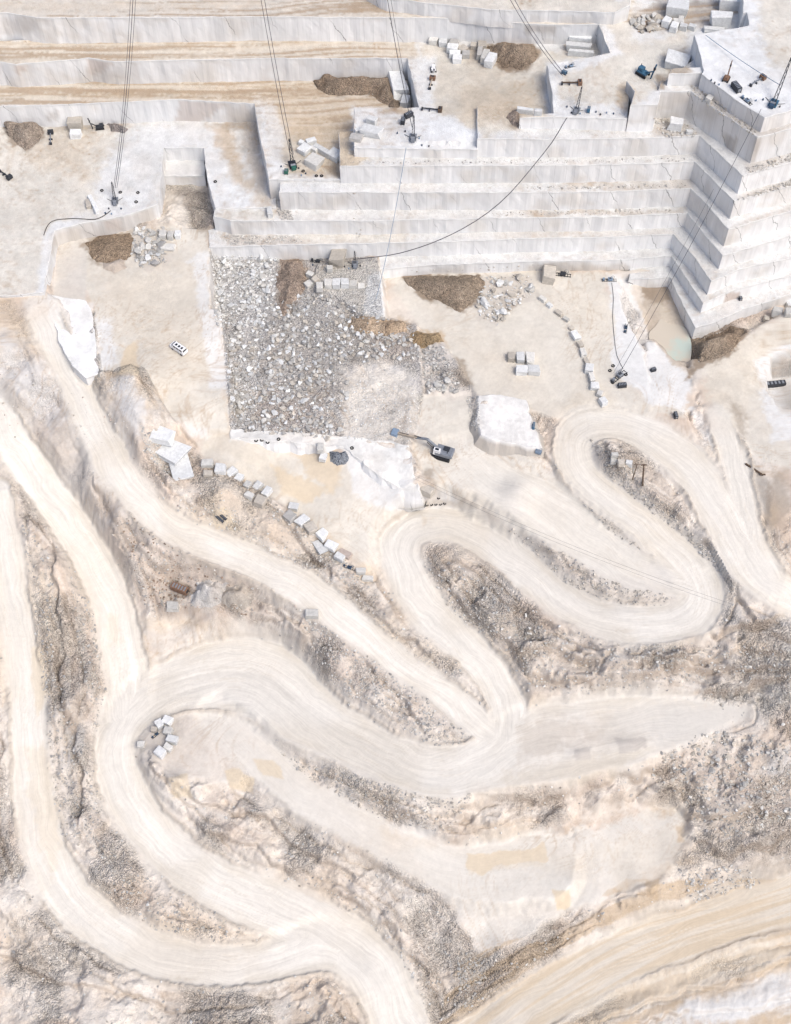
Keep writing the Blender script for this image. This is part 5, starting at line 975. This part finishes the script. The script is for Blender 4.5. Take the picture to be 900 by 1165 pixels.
heap([(360,90),(372,84),(410,86),(447,88),(455,105),(452,128),(440,120),(420,108),(390,110),(368,106)], 3.0, (.33,.26,.20), 'brown earth heap under the upper sawn wall on the tan bench')
heap([(555,54),(572,48),(610,52),(613,66),(600,77),(572,79),(558,66)], 3.2, (.33,.26,.20), 'round brown earth heap on the upper bench beside the blocks')
heap([(458,314),(480,312),(548,313),(552,328),(540,344),(525,355),(490,342),(470,330)], 3.0, (.34,.275,.215), 'wide brown earth heap on the pit floor under the stepped wall')
heap([(780,378),(794,386),(830,372),(846,374),(843,388),(820,408),(795,414),(782,405)], 2.6, (.31,.25,.195), 'brown earth heap at the foot of the eastern corner')
heap([(5,138),(38,138),(52,150),(46,163),(28,174),(14,162)], 2.6, (.36,.30,.25), 'greyish brown earth heap at the far left wall')
heap([(94,278),(112,268),(150,264),(152,290),(138,298),(112,300)], 1.8, (.34,.26,.19), 'brown earth heap left of the grey rock pile')
heap([(118,298),(140,296),(144,306),(130,312),(118,306)], 1.2, (.44,.38,.33), 'smooth clay heap below the brown heap on the western floor', lump=.1, det=.1)
heap([(320,295),(342,292),(350,312),(346,330),(333,345),(330,362),(320,358),(316,335),(315,312)], 2.2, (.40,.32,.265), 'long reddish brown earth ridge across the top of the rubble field')
heap([(395,358),(420,362),(462,368),(464,376),(440,382),(415,380),(396,372)], 1.4, (.50,.39,.29), 'low ochre earth ridge between the pale shelf and the rubble')
heap([(467,378),(500,378),(507,390),(484,396),(468,390)], 1.2, (.40,.30,.19), 'small ochre heap at the top of the small rubble patch')
heap([(222,662),(240,656),(258,662),(256,680),(238,690),(218,688)], 2.6, (.56,.55,.545), 'pale grey gravel cone between the haul roads', lump=.15, det=.25, name='gravel_heap')
heap([(256,668),(275,665),(288,678),(280,696),(262,694),(252,680)], 2.4, (.47,.43,.39), 'smooth beige gravel cone right of the pale grey cone', lump=.12, det=.2, name='gravel_heap')
heap([(122,142),(136,141),(146,147),(140,151),(124,150)], 1.6, (.33,.30,.29), 'small grey heap beside the black machine at the left wall')
heap([(372,513),(392,512),(396,524),(385,530),(375,527)], 1.6, (.28,.31,.36), 'blue grey scrap heap on the loading floor', lump=1.6, name='scrap_heap', cat='scrap')
heap([(580,124),(592,126),(590,146),(582,145),(576,134)], 1.0, (.36,.30,.26), 'small heap of earth and chips at the edge of the tan bench', lump=.9)

# ---------------------------------------------------------------- machines
def excavator(u, v, du, dv):
    p = G(u, v); t = empty('excavator', p, 'grey tracked excavator reaching its bucket toward the rubble field', 'excavator', rz=yaw(u, v, du, dv), sc=1.3)
    for s in (-1, 1):
        tr = MB().box((0, s*1.25, .5), (4.8, .65, .95)).build('track', S_['rubber'], t, bev=.22)
        b = MB()
        for k in range(12): b.box((-2.2+k*.4, s*1.25, 1.0), (.2, .66, .05))
        b.build('track_shoe', S_['dark'], tr)
    MB().box((0, 0, .75), (2.4, 2.0, .6)).bar((0, 0, .9), (0, 0, 1.25), .8, n=16).build('undercarriage', S_['dark'], t, bev=.04)
    MB().box((-.5, 0, 1.8), (3.4, 2.7, 1.0)).build('body', S_['grey'], t, bev=.08)
    MB().box((-2.5, 0, 1.8), (.7, 2.6, 1.1)).build('counterweight', S_['grey'], t, bev=.2)
    c = MB().box((.8, .85, 2.3), (1.7, 1.0, 1.7), taper=.9).build('cab', S_['white'], t, bev=.06)
    MB().box((.95, .85, 2.5), (1.55, .92, .75)).box((.8, .85, 3.13), (.9, .6, .06)).build('window', S_['glass'], c)
    MB().box((-1.1, -.5, 2.4), (1.4, 1.2, .25)).build('engine_cover', S_['dark'], t, bev=.04)
    MB().bar((-1.6, .6, 2.3), (-1.6, .6, 3.0), .09).build('exhaust', S_['dark'], t)
    b = MB().beam((.9, -.25, 1.9), (3.6, -.25, 4.3), .55, .5).beam((3.6, -.25, 4.3), (6.3, -.25, 3.6), .5, .42).build('boom', S_['grey'], t, bev=.03)
    MB().bar((1.4, -.6, 1.7), (3.4, -.6, 3.6), .1).bar((1.4, .1, 1.7), (3.4, .1, 3.6), .1).build('hydraulic_cylinder', S_['dark'], b)
    a = MB().beam((6.0, -.25, 3.9), (10.6, -.25, 3.4), .5, .5).build('stick', S_['tanm'], t, bev=.03)
    MB().bar((5.0, -.25, 4.3), (6.6, -.25, 4.2), .1).bar((8.0, -.25, 4.0), (10.2, -.25, 3.8), .07).build('hydraulic_cylinder', S_['dark'], a)
    k = MB().box((11.3, -.25, 3.0), (1.8, 2.2, 1.5), taper=.8).build('bucket', S_['bluegrey'], t, bev=.12)
    b = MB()
    for i in range(5): b.box((12.2, -1.0+i*.37, 2.4), (.35, .12, .12))
    b.build('bucket_tooth', S_['dark'], k)
excavator(502, 518, -45, -13)
def van(u, v, du, dv):
    p = G(u, v); t = empty('van', p, 'white van with dark windows parked on the sandy western floor', 'van', rz=yaw(u, v, du, dv), sc=1.08)
    MB().box((0, 0, 1.0), (5.2, 1.95, 1.0)).build('body', S_['white'], t, bev=.12)
    MB().box((-.35, 0, 1.85), (4.1, 1.8, .9), taper=.9).build('cabin', S_['white'], t, bev=.12)
    MB().box((1.62, 0, 1.8), (.45, 1.5, .6), rot=(R(0), 'Y')).build('windscreen', S_['glass'], t)
    for s in (-1, 1):
        for k in range(3): MB().box((-1.5+k*1.15, s*.87, 1.85), (.9, .1, .5)).build('side_window', S_['glass'], t)
    for k in range(3): MB().box((-1.5+k*1.05, .1, 2.32), (.6, .7, .05)).build('roof_hatch', S_['glass'], t)
    MB().box((-2.4, 0, 1.85), (.08, 1.4, .5)).build('rear_window', S_['glass'], t)
    for x in (-1.65, 1.65):
        for s in (-1, 1):
            w_ = MB().ring((x, s*.92, .4), .26, .14, 'Y').build('wheel', S_['rubber'], t, smooth=True); MB().bar((x, s*.86, .4), (x, s*1.0, .4), .2, n=10).build('rim', S_['grey'], w_)
    for s in (-1, 1): MB().box((2.6, s*.7, .95), (.06, .35, .22)).build('headlight', S_['glass'], t)
    MB().box((2.62, 0, .6), (.15, 1.8, .25)).build('bumper', S_['dark'], t)
van(204, 399, -20, -13)
def derrick(u, v, du, dv, label, base, h=9.0, tilt=.35, cab=None, sc=1.0):
    """lattice mast on a winch base"""
    p = G(u, v); t = empty('derrick', p, label, 'derrick', group='derricks holding the wire ropes', rz=yaw(u, v, du, dv), sc=sc)
    b = MB()
    for sx in (-1, 1):
        for sy in (-1, 1): b.bar((sx*.5, sy*.5, .2), (sx*.15+h*tilt, sy*.15, h), .09)
    for k in range(8):
        f0, f1 = k/8, (k+1)/8
        for sx, sy, qx, qy in ((-1,-1,1,-1),(1,-1,1,1),(1,1,-1,1),(-1,1,-1,-1)):
            w0, w1 = .5-.35*f0, .5-.35*f1; b.bar((sx*w0+h*tilt*f0, sy*w0, .2+(h-.2)*f0), (qx*w1+h*tilt*f1, qy*w1, .2+(h-.2)*f1), .05)
    b.build('mast', S_['dark'], t)
    MB().box((0, 0, .25), (3.6, 2.4, .3)).build('base_frame', base, t, bev=.04)
    w_ = MB().bar((-1.0, -.8, .9), (-1.0, .8, .9), .5, n=14).build('winch_drum', S_['grey'], t); [MB().ring((-1.0, k_, .9), .55, .07, 'Y').build('drum_flange', S_['dark'], w_) for k_ in (-.85, .85)]
    MB().box((-2.2, 0, .8), (1.1, 1.4, 1.1)).build('motor_house', cab or base, t, bev=.06)
    MB().bar((0, 1.2, .3), (1.6, 3.0, 0), .09).bar((0, -1.2, .3), (1.6, -3.0, 0), .09).build('stay', S_['dark'], t)
    MB().ring((h*tilt, 0, h), .4, .08, 'Y').build('head_sheave', S_['dark'], t)
    return p
derrick(131, 229, 0, -10, 'dark lattice derrick standing on the white part of the western floor', S_['grey'], 7, .35, sc=.85)
derrick(333, 188, -3, -10, 'dark lattice derrick with a green motor house at the front of the tan bench', S_['dark'], 8, .35, S_['green'])
derrick(470, 157, 1, -10, 'grey lattice derrick on the white drilling platform among dark boxes', S_['grey'], 7, .4, sc=.9)
derrick(656, 126, 5, -12, 'slender pale derrick at the edge of the bench above the stepped wall', S_['grey'], 8, .5, sc=.8)
derrick(880, 118, 8, -14, 'blue footed derrick at the right corner of the white platform', S_['blue'], 11, .7, S_['navy'])
derrick(404, 301, 0, -10, 'small derrick at the foot of the stepped wall beside the rough boulder', S_['grey'], 6, .2, sc=.8)
def wire_saw(u, v, du, dv, label, mat, sc=1.0, wheels=False):
    p = G(u, v); t = empty('wire_saw', p, label, 'stone saw', group='wire saws at work on the rock', rz=yaw(u, v, du, dv), sc=sc)
    b = MB()
    for s in (-1, 1): b.beam((-3.2, s*.6, .18), (3.2, s*.6, .18), .14, .2)
    for k in range(7): b.box((-3+k, 0, .1), (.16, 1.6, .1))
    b.build('rail', S_['dark'], t)
    c = MB().box((.4, 0, .85), (1.9, 1.3, .9)).build('carriage', mat, t, bev=.07); MB().box((.4, 0, 1.4), (.9, .6, .25)).build('motor', S_['dark'], c, bev=.05)
    f = MB().ring((1.5, .95, 1.0), .75, .09, 'Y').build('flywheel', S_['grey'], t)
    b = MB()
    for k in range(5): b.bar((1.5, .95, 1.0), (1.5+.75*math.cos(k*1.257), .95, 1+.75*math.sin(k*1.257)), .04)
    b.build('spoke', S_['grey'], f)
    MB().box((-2.4, .1, .75), (.8, .8, 1.1)).build('control_cabinet', mat, t, bev=.04)
    if wheels:
        for x in (-2.6, 2.2):
            for s in (-1, 1): MB().ring((x, s*2.1, .35), .42, .18, 'Z').build('wheel', S_['rubber'], t, smooth=True)
        MB().beam((-2.6, -2.0, .5), (-2.6, 2.0, .5), .2, .2).beam((2.2, -2.0, .5), (2.2, 2.0, .5), .2, .2).build('axle', S_['dark'], t)
wire_saw(704, 429, 9, -7, 'dark wire saw on its rail between old tyres right of the stone line', S_['grey'], 1.0)
wire_saw(712, 374, 2, -10, 'small dark blue wire saw on the white ground near the water pit', S_['navy'], .6)
wire_saw(639, 313, 10, 1, 'dark wire saw laid flat under the stepped wall beside the beige slab', S_['dark'], .95)
wire_saw(693, 319, 10, 0, 'low grey wire saw on its rail near the top of the white strip', S_['bluegrey'], .75)
wire_saw(361, 298, 10, 2, 'dark wire saw left of the rough beige boulder', S_['dark'], .7)
wire_saw(649, 76, 10, -2, 'pale blue wire saw on the white ledge in front of the walled notch', S_['bluegrey'], .6)
wire_saw(849, 115, 10, 8, 'blue grey wire saw along the front edge of the white platform', S_['bluegrey'], .7)
wire_saw(397, 646, 6, 2, 'dark blue machine standing in the lower row of blocks', S_['navy'], .6)
wire_saw(178, 836, 5, -4, 'dark blue machine among the blocks inside the lower left bend', S_['navy'], .5)
def tracked_drill(u, v, du, dv, label, mat, sc=1.0, boom=(5.0, 4.5)):
    p = G(u, v); t = empty('drill_rig', p, label, 'drill rig', group='tracked drill rigs', rz=yaw(u, v, du, dv), sc=sc)
    for s in (-1, 1): MB().box((0, s*.95, .4), (3.4, .5, .75)).build('track', S_['rubber'], t, bev=.18)
    MB().box((0, 0, .95), (3.0, 1.9, .5)).build('chassis', mat, t, bev=.06)
    MB().box((-.7, .1, 1.65), (1.5, 1.5, .95)).build('engine_house', mat, t, bev=.08)
    MB().bar((-1.2, .5, 2.0), (-1.2, .5, 2.8), .08).build('exhaust', S_['dark'], t)
    MB().beam((.9, 0, 1.2), (boom[0]*.6, 0, boom[1]*.6), .3, .3).build('boom', mat, t)
    f = MB().beam((boom[0]*.55, 0, .3), (boom[0]*.75, 0, boom[1]*1.2), .3, .35).build('feed_mast', mat, t)
    MB().box((boom[0]*.69, 0, boom[1]*.85), (.5, .5, .8)).bar((boom[0]*.56, .28, .2), (boom[0]*.72, .28, boom[1]), .05).build('drill_head', S_['dark'], f)
tracked_drill(731, 85, 10, 6, 'dark blue tracked drill rig on the upper floor above the white slab', S_['blue'], 1.15)
tracked_drill(826, 91, 5, -10, 'rusty brown tracked drill rig with its mast up on the white platform', S_['rust'], .8, (4, 5.5))
tracked_drill(114, 146, -10, 1, 'black tracked drill rig against the sawn wall on the western floor', S_['dark'], .85)
tracked_drill(493, 80, 1, 5, 'small white and grey drill rig parked on the upper bench edge', S_['white'], .75, (3, 2.5))
def jib_saw(u, v, du, dv, L, label, hm, am):
    p = G(u, v); t = empty('jib_saw', p, label, 'stone saw', group='jib saws lying on the floors', rz=yaw(u, v, du, dv))
    MB().beam((-L*.5, 0, .75), (L*.42, 0, .75), .3, .35).build('jib', am, t)
    h = MB().box((L*.45, 0, .8), (1.3, 1.9, 1.2)).build('drive_head', hm, t, bev=.08); MB().bar((L*.45, -.5, 1.4), (L*.45, .5, 1.4), .3, n=10).build('motor', S_['dark'], h)
    MB().box((-L*.5, 0, .45), (.5, .9, .8)).build('foot', S_['dark'], t, bev=.04); MB().box((-L*.1, 0, .3), (.2, 1.2, .6)).build('trestle', S_['dark'], t)
jib_saw(58, 158, 0, -10, 5.5, 'dark upright jib saw beside the earth heap at the far left', S_['dark'], S_['grey'])
jib_saw(6, 200, 10, 7, 5.0, 'black jib saw at the left border of the western floor', S_['dark'], S_['dark'])
jib_saw(490.5, 96, 3, -10, 5.0, 'rusty headed jib saw on the upper bench near the small drill rig', S_['rust'], S_['tanm'])
jib_saw(491, 126, 10, 1, 6.0, 'dark jib saw lying level behind the drilling platform', S_['wood'], S_['dark'])
jib_saw(650, 96, 10, 0, 5.8, 'brown jib saw lying on the floor behind the slender derrick', S_['rust'], S_['wood'])
jib_saw(861, 94, 10, -6, 5.5, 'rusty headed jib saw in the middle of the white platform', S_['rust'], S_['grey'])
def box_unit(u, v, du, dv, dim, mat, label, name='compressor', cat='compressor', grp='compressors and cabinets'):
    p = G(u, v); t = empty(name, p, label, cat, group=grp, rz=yaw(u, v, du, dv)); a, b, c = dim
    MB().box((0, 0, c/2+.2), (a, b, c)).build('housing', mat, t, bev=.07)
    g = MB()
    for k in range(5): g.box((-a*.36+k*a*.18, 0, c+.23), (a*.09, b*.7, .06))
    g.build('roof_grille', S_['grey'] if mat is not S_['grey'] else S_['dark'], t)
    MB().box((0, -b*.38, .12), (a*1.05, .14, .2)).box((0, b*.38, .12), (a*1.05, .14, .2)).build('skid', S_['dark'], t)
    MB().box((a/2+.03, 0, c*.55+.2), (.06, b*.6, c*.6)).build('door', S_['dark'] if mat is not S_['dark'] else S_['grey'], t)
box_unit(707.5, 440, 10, -1, (2.6,1.3,1.2), S_['dark'], 'dark ridged compressor below the wire saw right of the stone line')
box_unit(837, 102, 6, 7, (3.6,1.7,1.6), S_['dark'], 'long dark compressor beside the rusty drill rig')
box_unit(465, 133, 10, -5, (2.8,1.4,1.4), S_['dark'], 'black compressor behind the grey derrick on the drilling platform')
box_unit(458.5, 140, 2, -10, (2.2,1.3,1.4), S_['dark'], 'black cabinet left of the grey derrick on the drilling platform')
box_unit(768.5, 474, 3, 10, (2.0,1.0,1.2), S_['dark'], 'small black cabinet at the lower end of the white ground')
box_unit(743, 422, 10, -3, (1.6,1.1,1.0), S_['dark'], 'small dark pump at the tip of the green pool', 'pump', 'pump')
box_unit(205, 672, 10, 4, (5.0,2.0,2.0), S_['rust'], 'rusty brown container in the hollow between the haul roads', 'container', 'container')
box_unit(881, 439, 10, -1, (6.6,1.6,1.5), S_['dark'], 'long dark container on the white rim at the right border', 'container', 'container')
box_unit(607, 486, 1, -10, (2.3,.7,1.0), S_['blue'], 'narrow blue cabinet on the white slab', 'cabinet', 'cabinet')
box_unit(612.5, 515.5, 10, 3, (1.8,1.1,1.0), S_['bluegrey'], 'small blue grey cabinet at the lower corner of the white slab', 'cabinet', 'cabinet')
box_unit(669.5, 127, 2, -10, (1.6,.9,1.3), S_['blue'], 'bright blue cabinet right of the slender derrick', 'cabinet', 'cabinet')
box_unit(642, 84, 10, 5, (1.6,1.0,1.0), S_['blue'], 'small blue cabinet on the white strip above the jib saw', 'cabinet', 'cabinet')
box_unit(326, 197, 2, -10, (1.5,1.2,1.2), S_['green'], 'dark green tank left of the derrick on the tan bench', 'tank', 'tank')
box_unit(803+39, 343-2, 1, 3, (1.0,1.0,1.0), S_['dark'], 'small dark pump on the ledge near the eastern corner', 'pump', 'pump')
# twin steel ramp
p = G(251, 589); t = empty('steel_ramp', p, 'pair of black steel rails lying on the sand patch beside the road', 'ramp', rz=yaw(251, 589, 10, 9))
for s in (-1, 1):
    r_ = MB().box((0, s*.55, .3), (3.6, .75, .45)).build('rail', S_['dark'], t, bev=.06)
    b = MB()
    for k in range(7): b.box((-1.5+k*.5, s*.55, .55), (.12, .7, .06))
    b.build('rung', S_['grey'], r_)
# poles
def pole(u0, v0, u1, v1, r, label, lift=.6):
    a, b = G(u0, v0), G(u1, v1); a.z += lift*.4; b.z += lift
    t = empty('timber_pole', a, label, 'pole', group='dark poles lying on the slopes'); d = b-a
    MB().bar((0, 0, 0), d, r, r*.8, n=8).build('shaft', S_['wood'], t); MB().bar(d*.96+Vector((-.8, 0, .1)), d*.96+Vector((.8, 0, .1)), r*.7, n=6).build('crossbar', S_['wood'], t)
pole(730, 556, 730.5, 536, .28, 'upright dark pole with a crossbar inside the upper hairpin', 3.5)
pole(719, 548, 724, 532, .14, 'thin leaning pole left of the dark upright pole', 2.0)
pole(848, 528, 868, 542, .32, 'long dark beam across the grey gully at the right')
# tyres
TY = MB().ring((0, 0, .22), .52, .22, 'Z').build('tyre', S_['rubber'], None, smooth=True); first = True
def tyre(u, v, s, label, group):
    global first
    if first: o = TY; first = False
    else: o = TY.copy(); col.objects.link(o)
    p = G(u, v); o.location = p; o.scale = (s, s, s); o.rotation_euler = (random.uniform(-.06, .06), random.uniform(-.06, .06), random.uniform(0, 3))
    o['label'] = label; o['category'] = 'tyre'; o['group'] = group
for g_, wh, L_ in [('tyres on the white rim', 'tyre on the rim below the rubble field', [(291.5,501.5),(298,501),(304.5,503.5),(317,500),(400.5,510)]),
              ('tyres round the wire saw', 'tyre round the wheeled wire saw', [(697.5,416.5),(694,422),(697,435.5),(712,426.5)]),
              ('tyres on the white corner', 'tyre on the white corner below the excavator', [(486,575),(491,574.5),(496,574),(501,574),(506,573),(499,567)]),
              ('tyres on the western floor', 'tyre lying on the white western floor', [(116,217),(157,219.5),(155,230),(137,219),(245,207)]),
              ('tyres by the front derrick', 'tyre near the tan bench derrick', [(345,195),(360,200.5),(366,200.5)])]:
    L_ = sorted(L_)
    for i, (a, b) in enumerate(L_):
        od = 'leftmost' if i == 0 else 'rightmost' if i == len(L_)-1 else ORD[i]+' from the left,'
        tyre(a, b, .78 if g_ != 'tyres on the white corner' else .62, 'black '+od+' '+wh, g_)
# small drums and gear strewn around the work places
DR = None
def drum(u, v, mat, label, grp, s=1.0):
    p = G(u, v); o = MB().bar((0, 0, 0), (0, 0, .95*s), .33*s, n=12).ring((0, 0, .32*s), .34*s, .03).ring((0, 0, .64*s), .34*s, .03).build('drum', mat); o.location = p
    o['label'] = label; o['category'] = 'drum'; o['group'] = grp
for g_, wh, L_ in [('drums on the white platform', 'along the white platform edge', [(809,92),(813,95),(818,97),(845,113),(853,118),(860,115),(868,114),(887,122)]),
                   ('drums on the bench above the stepped wall', 'beside the slender pale derrick', [(645,122),(650,129),(660,130),(678,128),(683,131),(690,129),(698,130)]),
                   ('drums on the drilling platform', 'on the white drilling platform', [(461,150),(477,158),(480,166),(488,167),(452,152)]),
                   ('drums under the stepped wall', 'by the rough beige boulder', [(392,304),(397,306),(401,304),(410,303),(356,302)]),
                   ('drums near the western derrick', 'near the western derrick', [(124,238),(120,243),(138,238),(127,244)]),
                   ('drums near the front derrick', 'beside the tan bench derrick', [(343,200),(348,198),(340,192),(320,190)])]:
    for i, (a, b) in enumerate(sorted(L_)):
        od = 'leftmost' if i == 0 else 'rightmost' if i == len(L_)-1 else ORD[i]+' from the left'
        mt = [S_['navy'], S_['dark'], S_['bluegrey']][i % 3]; drum(a, b, mt, '%s drum, %s of those %s' % (['dark blue', 'black', 'blue grey'][i % 3], od, wh), g_, .6)
# pool in the water pit
pw = [(752,362),(760,368),(778,372),(786,388),(786,408),(782,417),(768,412),(757,405),(742,392),(738,380),(745,372)]
zp = sorted(G(a, b).z for a, b in pw)[len(pw)//2]+.12
P = [un(a, b, zp) for a, b in pw]; Pc = catmull([list(q)+[0] for q in P+[P[0]]], 1.0)[:-1]
me = bpy.data.meshes.new('water'); me.from_pydata([tuple(q[:3]) for q in Pc], [], [tuple(range(len(Pc)))[::1]]); me.update()
m, n, b_ = newmat('milky_green_water'); b_.inputs['Base Color'].default_value = (.50, .58, .54, 1); b_.inputs['Roughness'].default_value = .12; b_.inputs['Specular IOR Level'].default_value = .5
no = nd(n, 'ShaderNodeTexNoise', i_Scale=.12, i_Detail=3.0); tg = nd(n, 'ShaderNodeNewGeometry'); n.links.new(tg.outputs['Position'], no.inputs['Vector'])
cr = nd(n, 'ShaderNodeMix', data_type='RGBA'); cr.inputs[6].default_value = (.47, .54, .49, 1); cr.inputs[7].default_value = (.55, .50, .42, 1); mr = nd(n, 'ShaderNodeMapRange'); mr.inputs['From Min'].default_value = .42; mr.inputs['From Max'].default_value = .55
n.links.new(no.outputs['Fac'], mr.inputs['Value']); n.links.new(mr.outputs[0], cr.inputs[0]); n.links.new(cr.outputs[2], b_.inputs['Base Color'])
me.materials.append(m); o = bpy.data.objects.new('water', me); col.objects.link(o); o['kind'] = 'structure'
# ---------------------------------------------------------------- wire ropes
def rope(name, pts, r, label, cat='cable', grp=None, mat=None):
    q = catmull([list(a)+[0] for a in pts], 3.0)[:, :3]; V_, F_ = [], []; n_ = 6
    for i, c in enumerate(q):
        d = q[min(i+1, len(q)-1)]-q[max(i-1, 0)]; d = Vector(d).normalized(); a = d.cross(Vector((0, 0, 1)))
        if a.length < 1e-3: a = Vector((1, 0, 0))
        a.normalize(); b = d.cross(a)
        for k in range(n_): V_.append(Vector(c)+(a*math.cos(k*2*math.pi/n_)+b*math.sin(k*2*math.pi/n_))*r)
    for i in range(len(q)-1):
        for k in range(n_): F_.append((i*n_+k, i*n_+(k+1) % n_, (i+1)*n_+(k+1) % n_, (i+1)*n_+k))
    o = add_mesh(name, V_, F_, mat or S_['cable'], True); o['label'] = label; o['category'] = cat
    if grp: o['group'] = grp
    return o
def vplane(u, v, A, B):
    """point of the vertical plane through A and B seen at (u, v)"""
    d = FW*FP+np.array([1.0, 0, 0])*(u-CX)-UP*(v-CY); nrm = np.cross(B-A, [0, 0, 1.0]); t = ((A-CAM)@nrm)/(d@nrm); return CAM+d*t
def span(u0, v0, z0, u1, v1, z1, sag=0.0, n=8):
    A, B = un(u0, v0, z0), un(u1, v1, z1); out = []
    for i in range(n+1):
        t = i/n; q = A+(B-A)*t; q = q.copy(); q[2] -= sag*4*t*(1-t); out.append(q)
    return out
gz = lambda a, b: G(a, b).z
for i, (a, b, c_, d_) in enumerate([(152,-12,131,214),(155,-12,133,214),(149,-12,129,215)]):
    rope('wire_rope', span(a, b, 66, c_, d_, gz(131,229)+5, 3), .07 if i else .10, ['thickest', 'right hand', 'left hand'][i]+' wire rope running from the top edge to the western derrick', grp='ropes of the western derrick')
for i, (a, b, c_, d_) in enumerate([(295,-12,330,176),(299,-12,334,176)]):
    rope('wire_rope', span(a, b, 68, c_, d_, gz(333,188)+5, 3), .08, ['left', 'right'][i]+' wire rope running from the top edge to the derrick on the tan bench', grp='ropes of the front derrick')
for i, (a, b, c_, d_) in enumerate([(439,-12,469,145),(443,-12,472,145)]):
    rope('wire_rope', span(a, b, 68, c_, d_, gz(470,157)+5, 2), .10 if i == 0 else .06, ['thick', 'thin'][i]+' wire rope running from the top edge to the drilling platform', grp='ropes of the drilling platform')
rope('wire_rope', span(462,168,37, 428,340,6, 4), .09, 'blue grey wire rope dropping over the stepped wall from the drilling platform', mat=S_['bluegrey'], grp='ropes over the stepped wall')
A, B = un(645,134,45), un(402,295,7)
pts_ = [(640,142),(628,162),(605,191),(580,220),(555,242),(525,261),(490,277),(455,288),(430,292)]; zz_ = np.array([G(a, b).z for a, b in pts_]); tt_ = np.linspace(0, 1, len(pts_)); cf = np.polyfit(tt_, zz_, 2); zf = np.polyval(cf, tt_); zf += np.max(zz_-zf)+1.2
rope('wire_rope', [A]+[un(a, b, z_) for (a, b), z_ in zip(pts_, zf)]+[B], .13, 'thick dark wire rope hanging in a long curve across the stepped wall', grp='ropes over the stepped wall')
for i, (a, b, c_, d_) in enumerate([(578,-5,640,86),(583,-5,644,86)]):
    rope('wire_rope', span(a, b, 64, c_, d_, 45.5, 1.5), .09, ['left', 'right'][i]+' wire rope running from the top edge to the ledge by the walled notch', grp='ropes of the walled notch')
rope('wire_rope', span(803,40,55.5, 888,97,58, .5), .10, 'blue grey wire rope stretched across the white platform to its derrick', mat=S_['bluegrey'])
rope('wire_rope', span(866,124,56, 704,426,1.2, 4, 12), .07, 'long dark wire rope falling from the white platform past the eastern corner', grp='ropes past the eastern corner')
rope('wire_rope', span(812,215,50, 698,424,1.2, 2, 12), .04, 'thin wire rope parallel to the long dark one past the eastern corner', grp='ropes past the eastern corner')
for i, (a, b) in enumerate([(0, 0), (4, 4)]):
    rope('power_line', span(470,540+a,6, 835,688+b,4, 3, 12), .028, ['upper', 'lower'][i]+' thin line strung over the haul roads', 'cable', 'thin lines over the haul roads')
hp = [(50,268),(52,262),(55,256),(60,252),(68,250),(84,249),(96,249.5),(108,250),(118,246),(126,240)]
rope('hose', [np.array(G(a, b))+np.array([0, 0, .15]) for a, b in hp], .12, 'black hose curving along the rim of the western floor', 'hose', mat=S_['rubber'])
hp = [(709,420),(702,405),(699,385),(697,360),(698,340),(696,322)]
rope('hose', [np.array(G(a, b))+np.array([0, 0, .12]) for a, b in hp], .07, 'thin hose running up the white strip from the wire saw', 'hose', mat=S_['cable'])

for o in bpy.data.objects:
    if o.get('label') and len(str(o['label']).split()) > 16: print('LONG', o['label'])
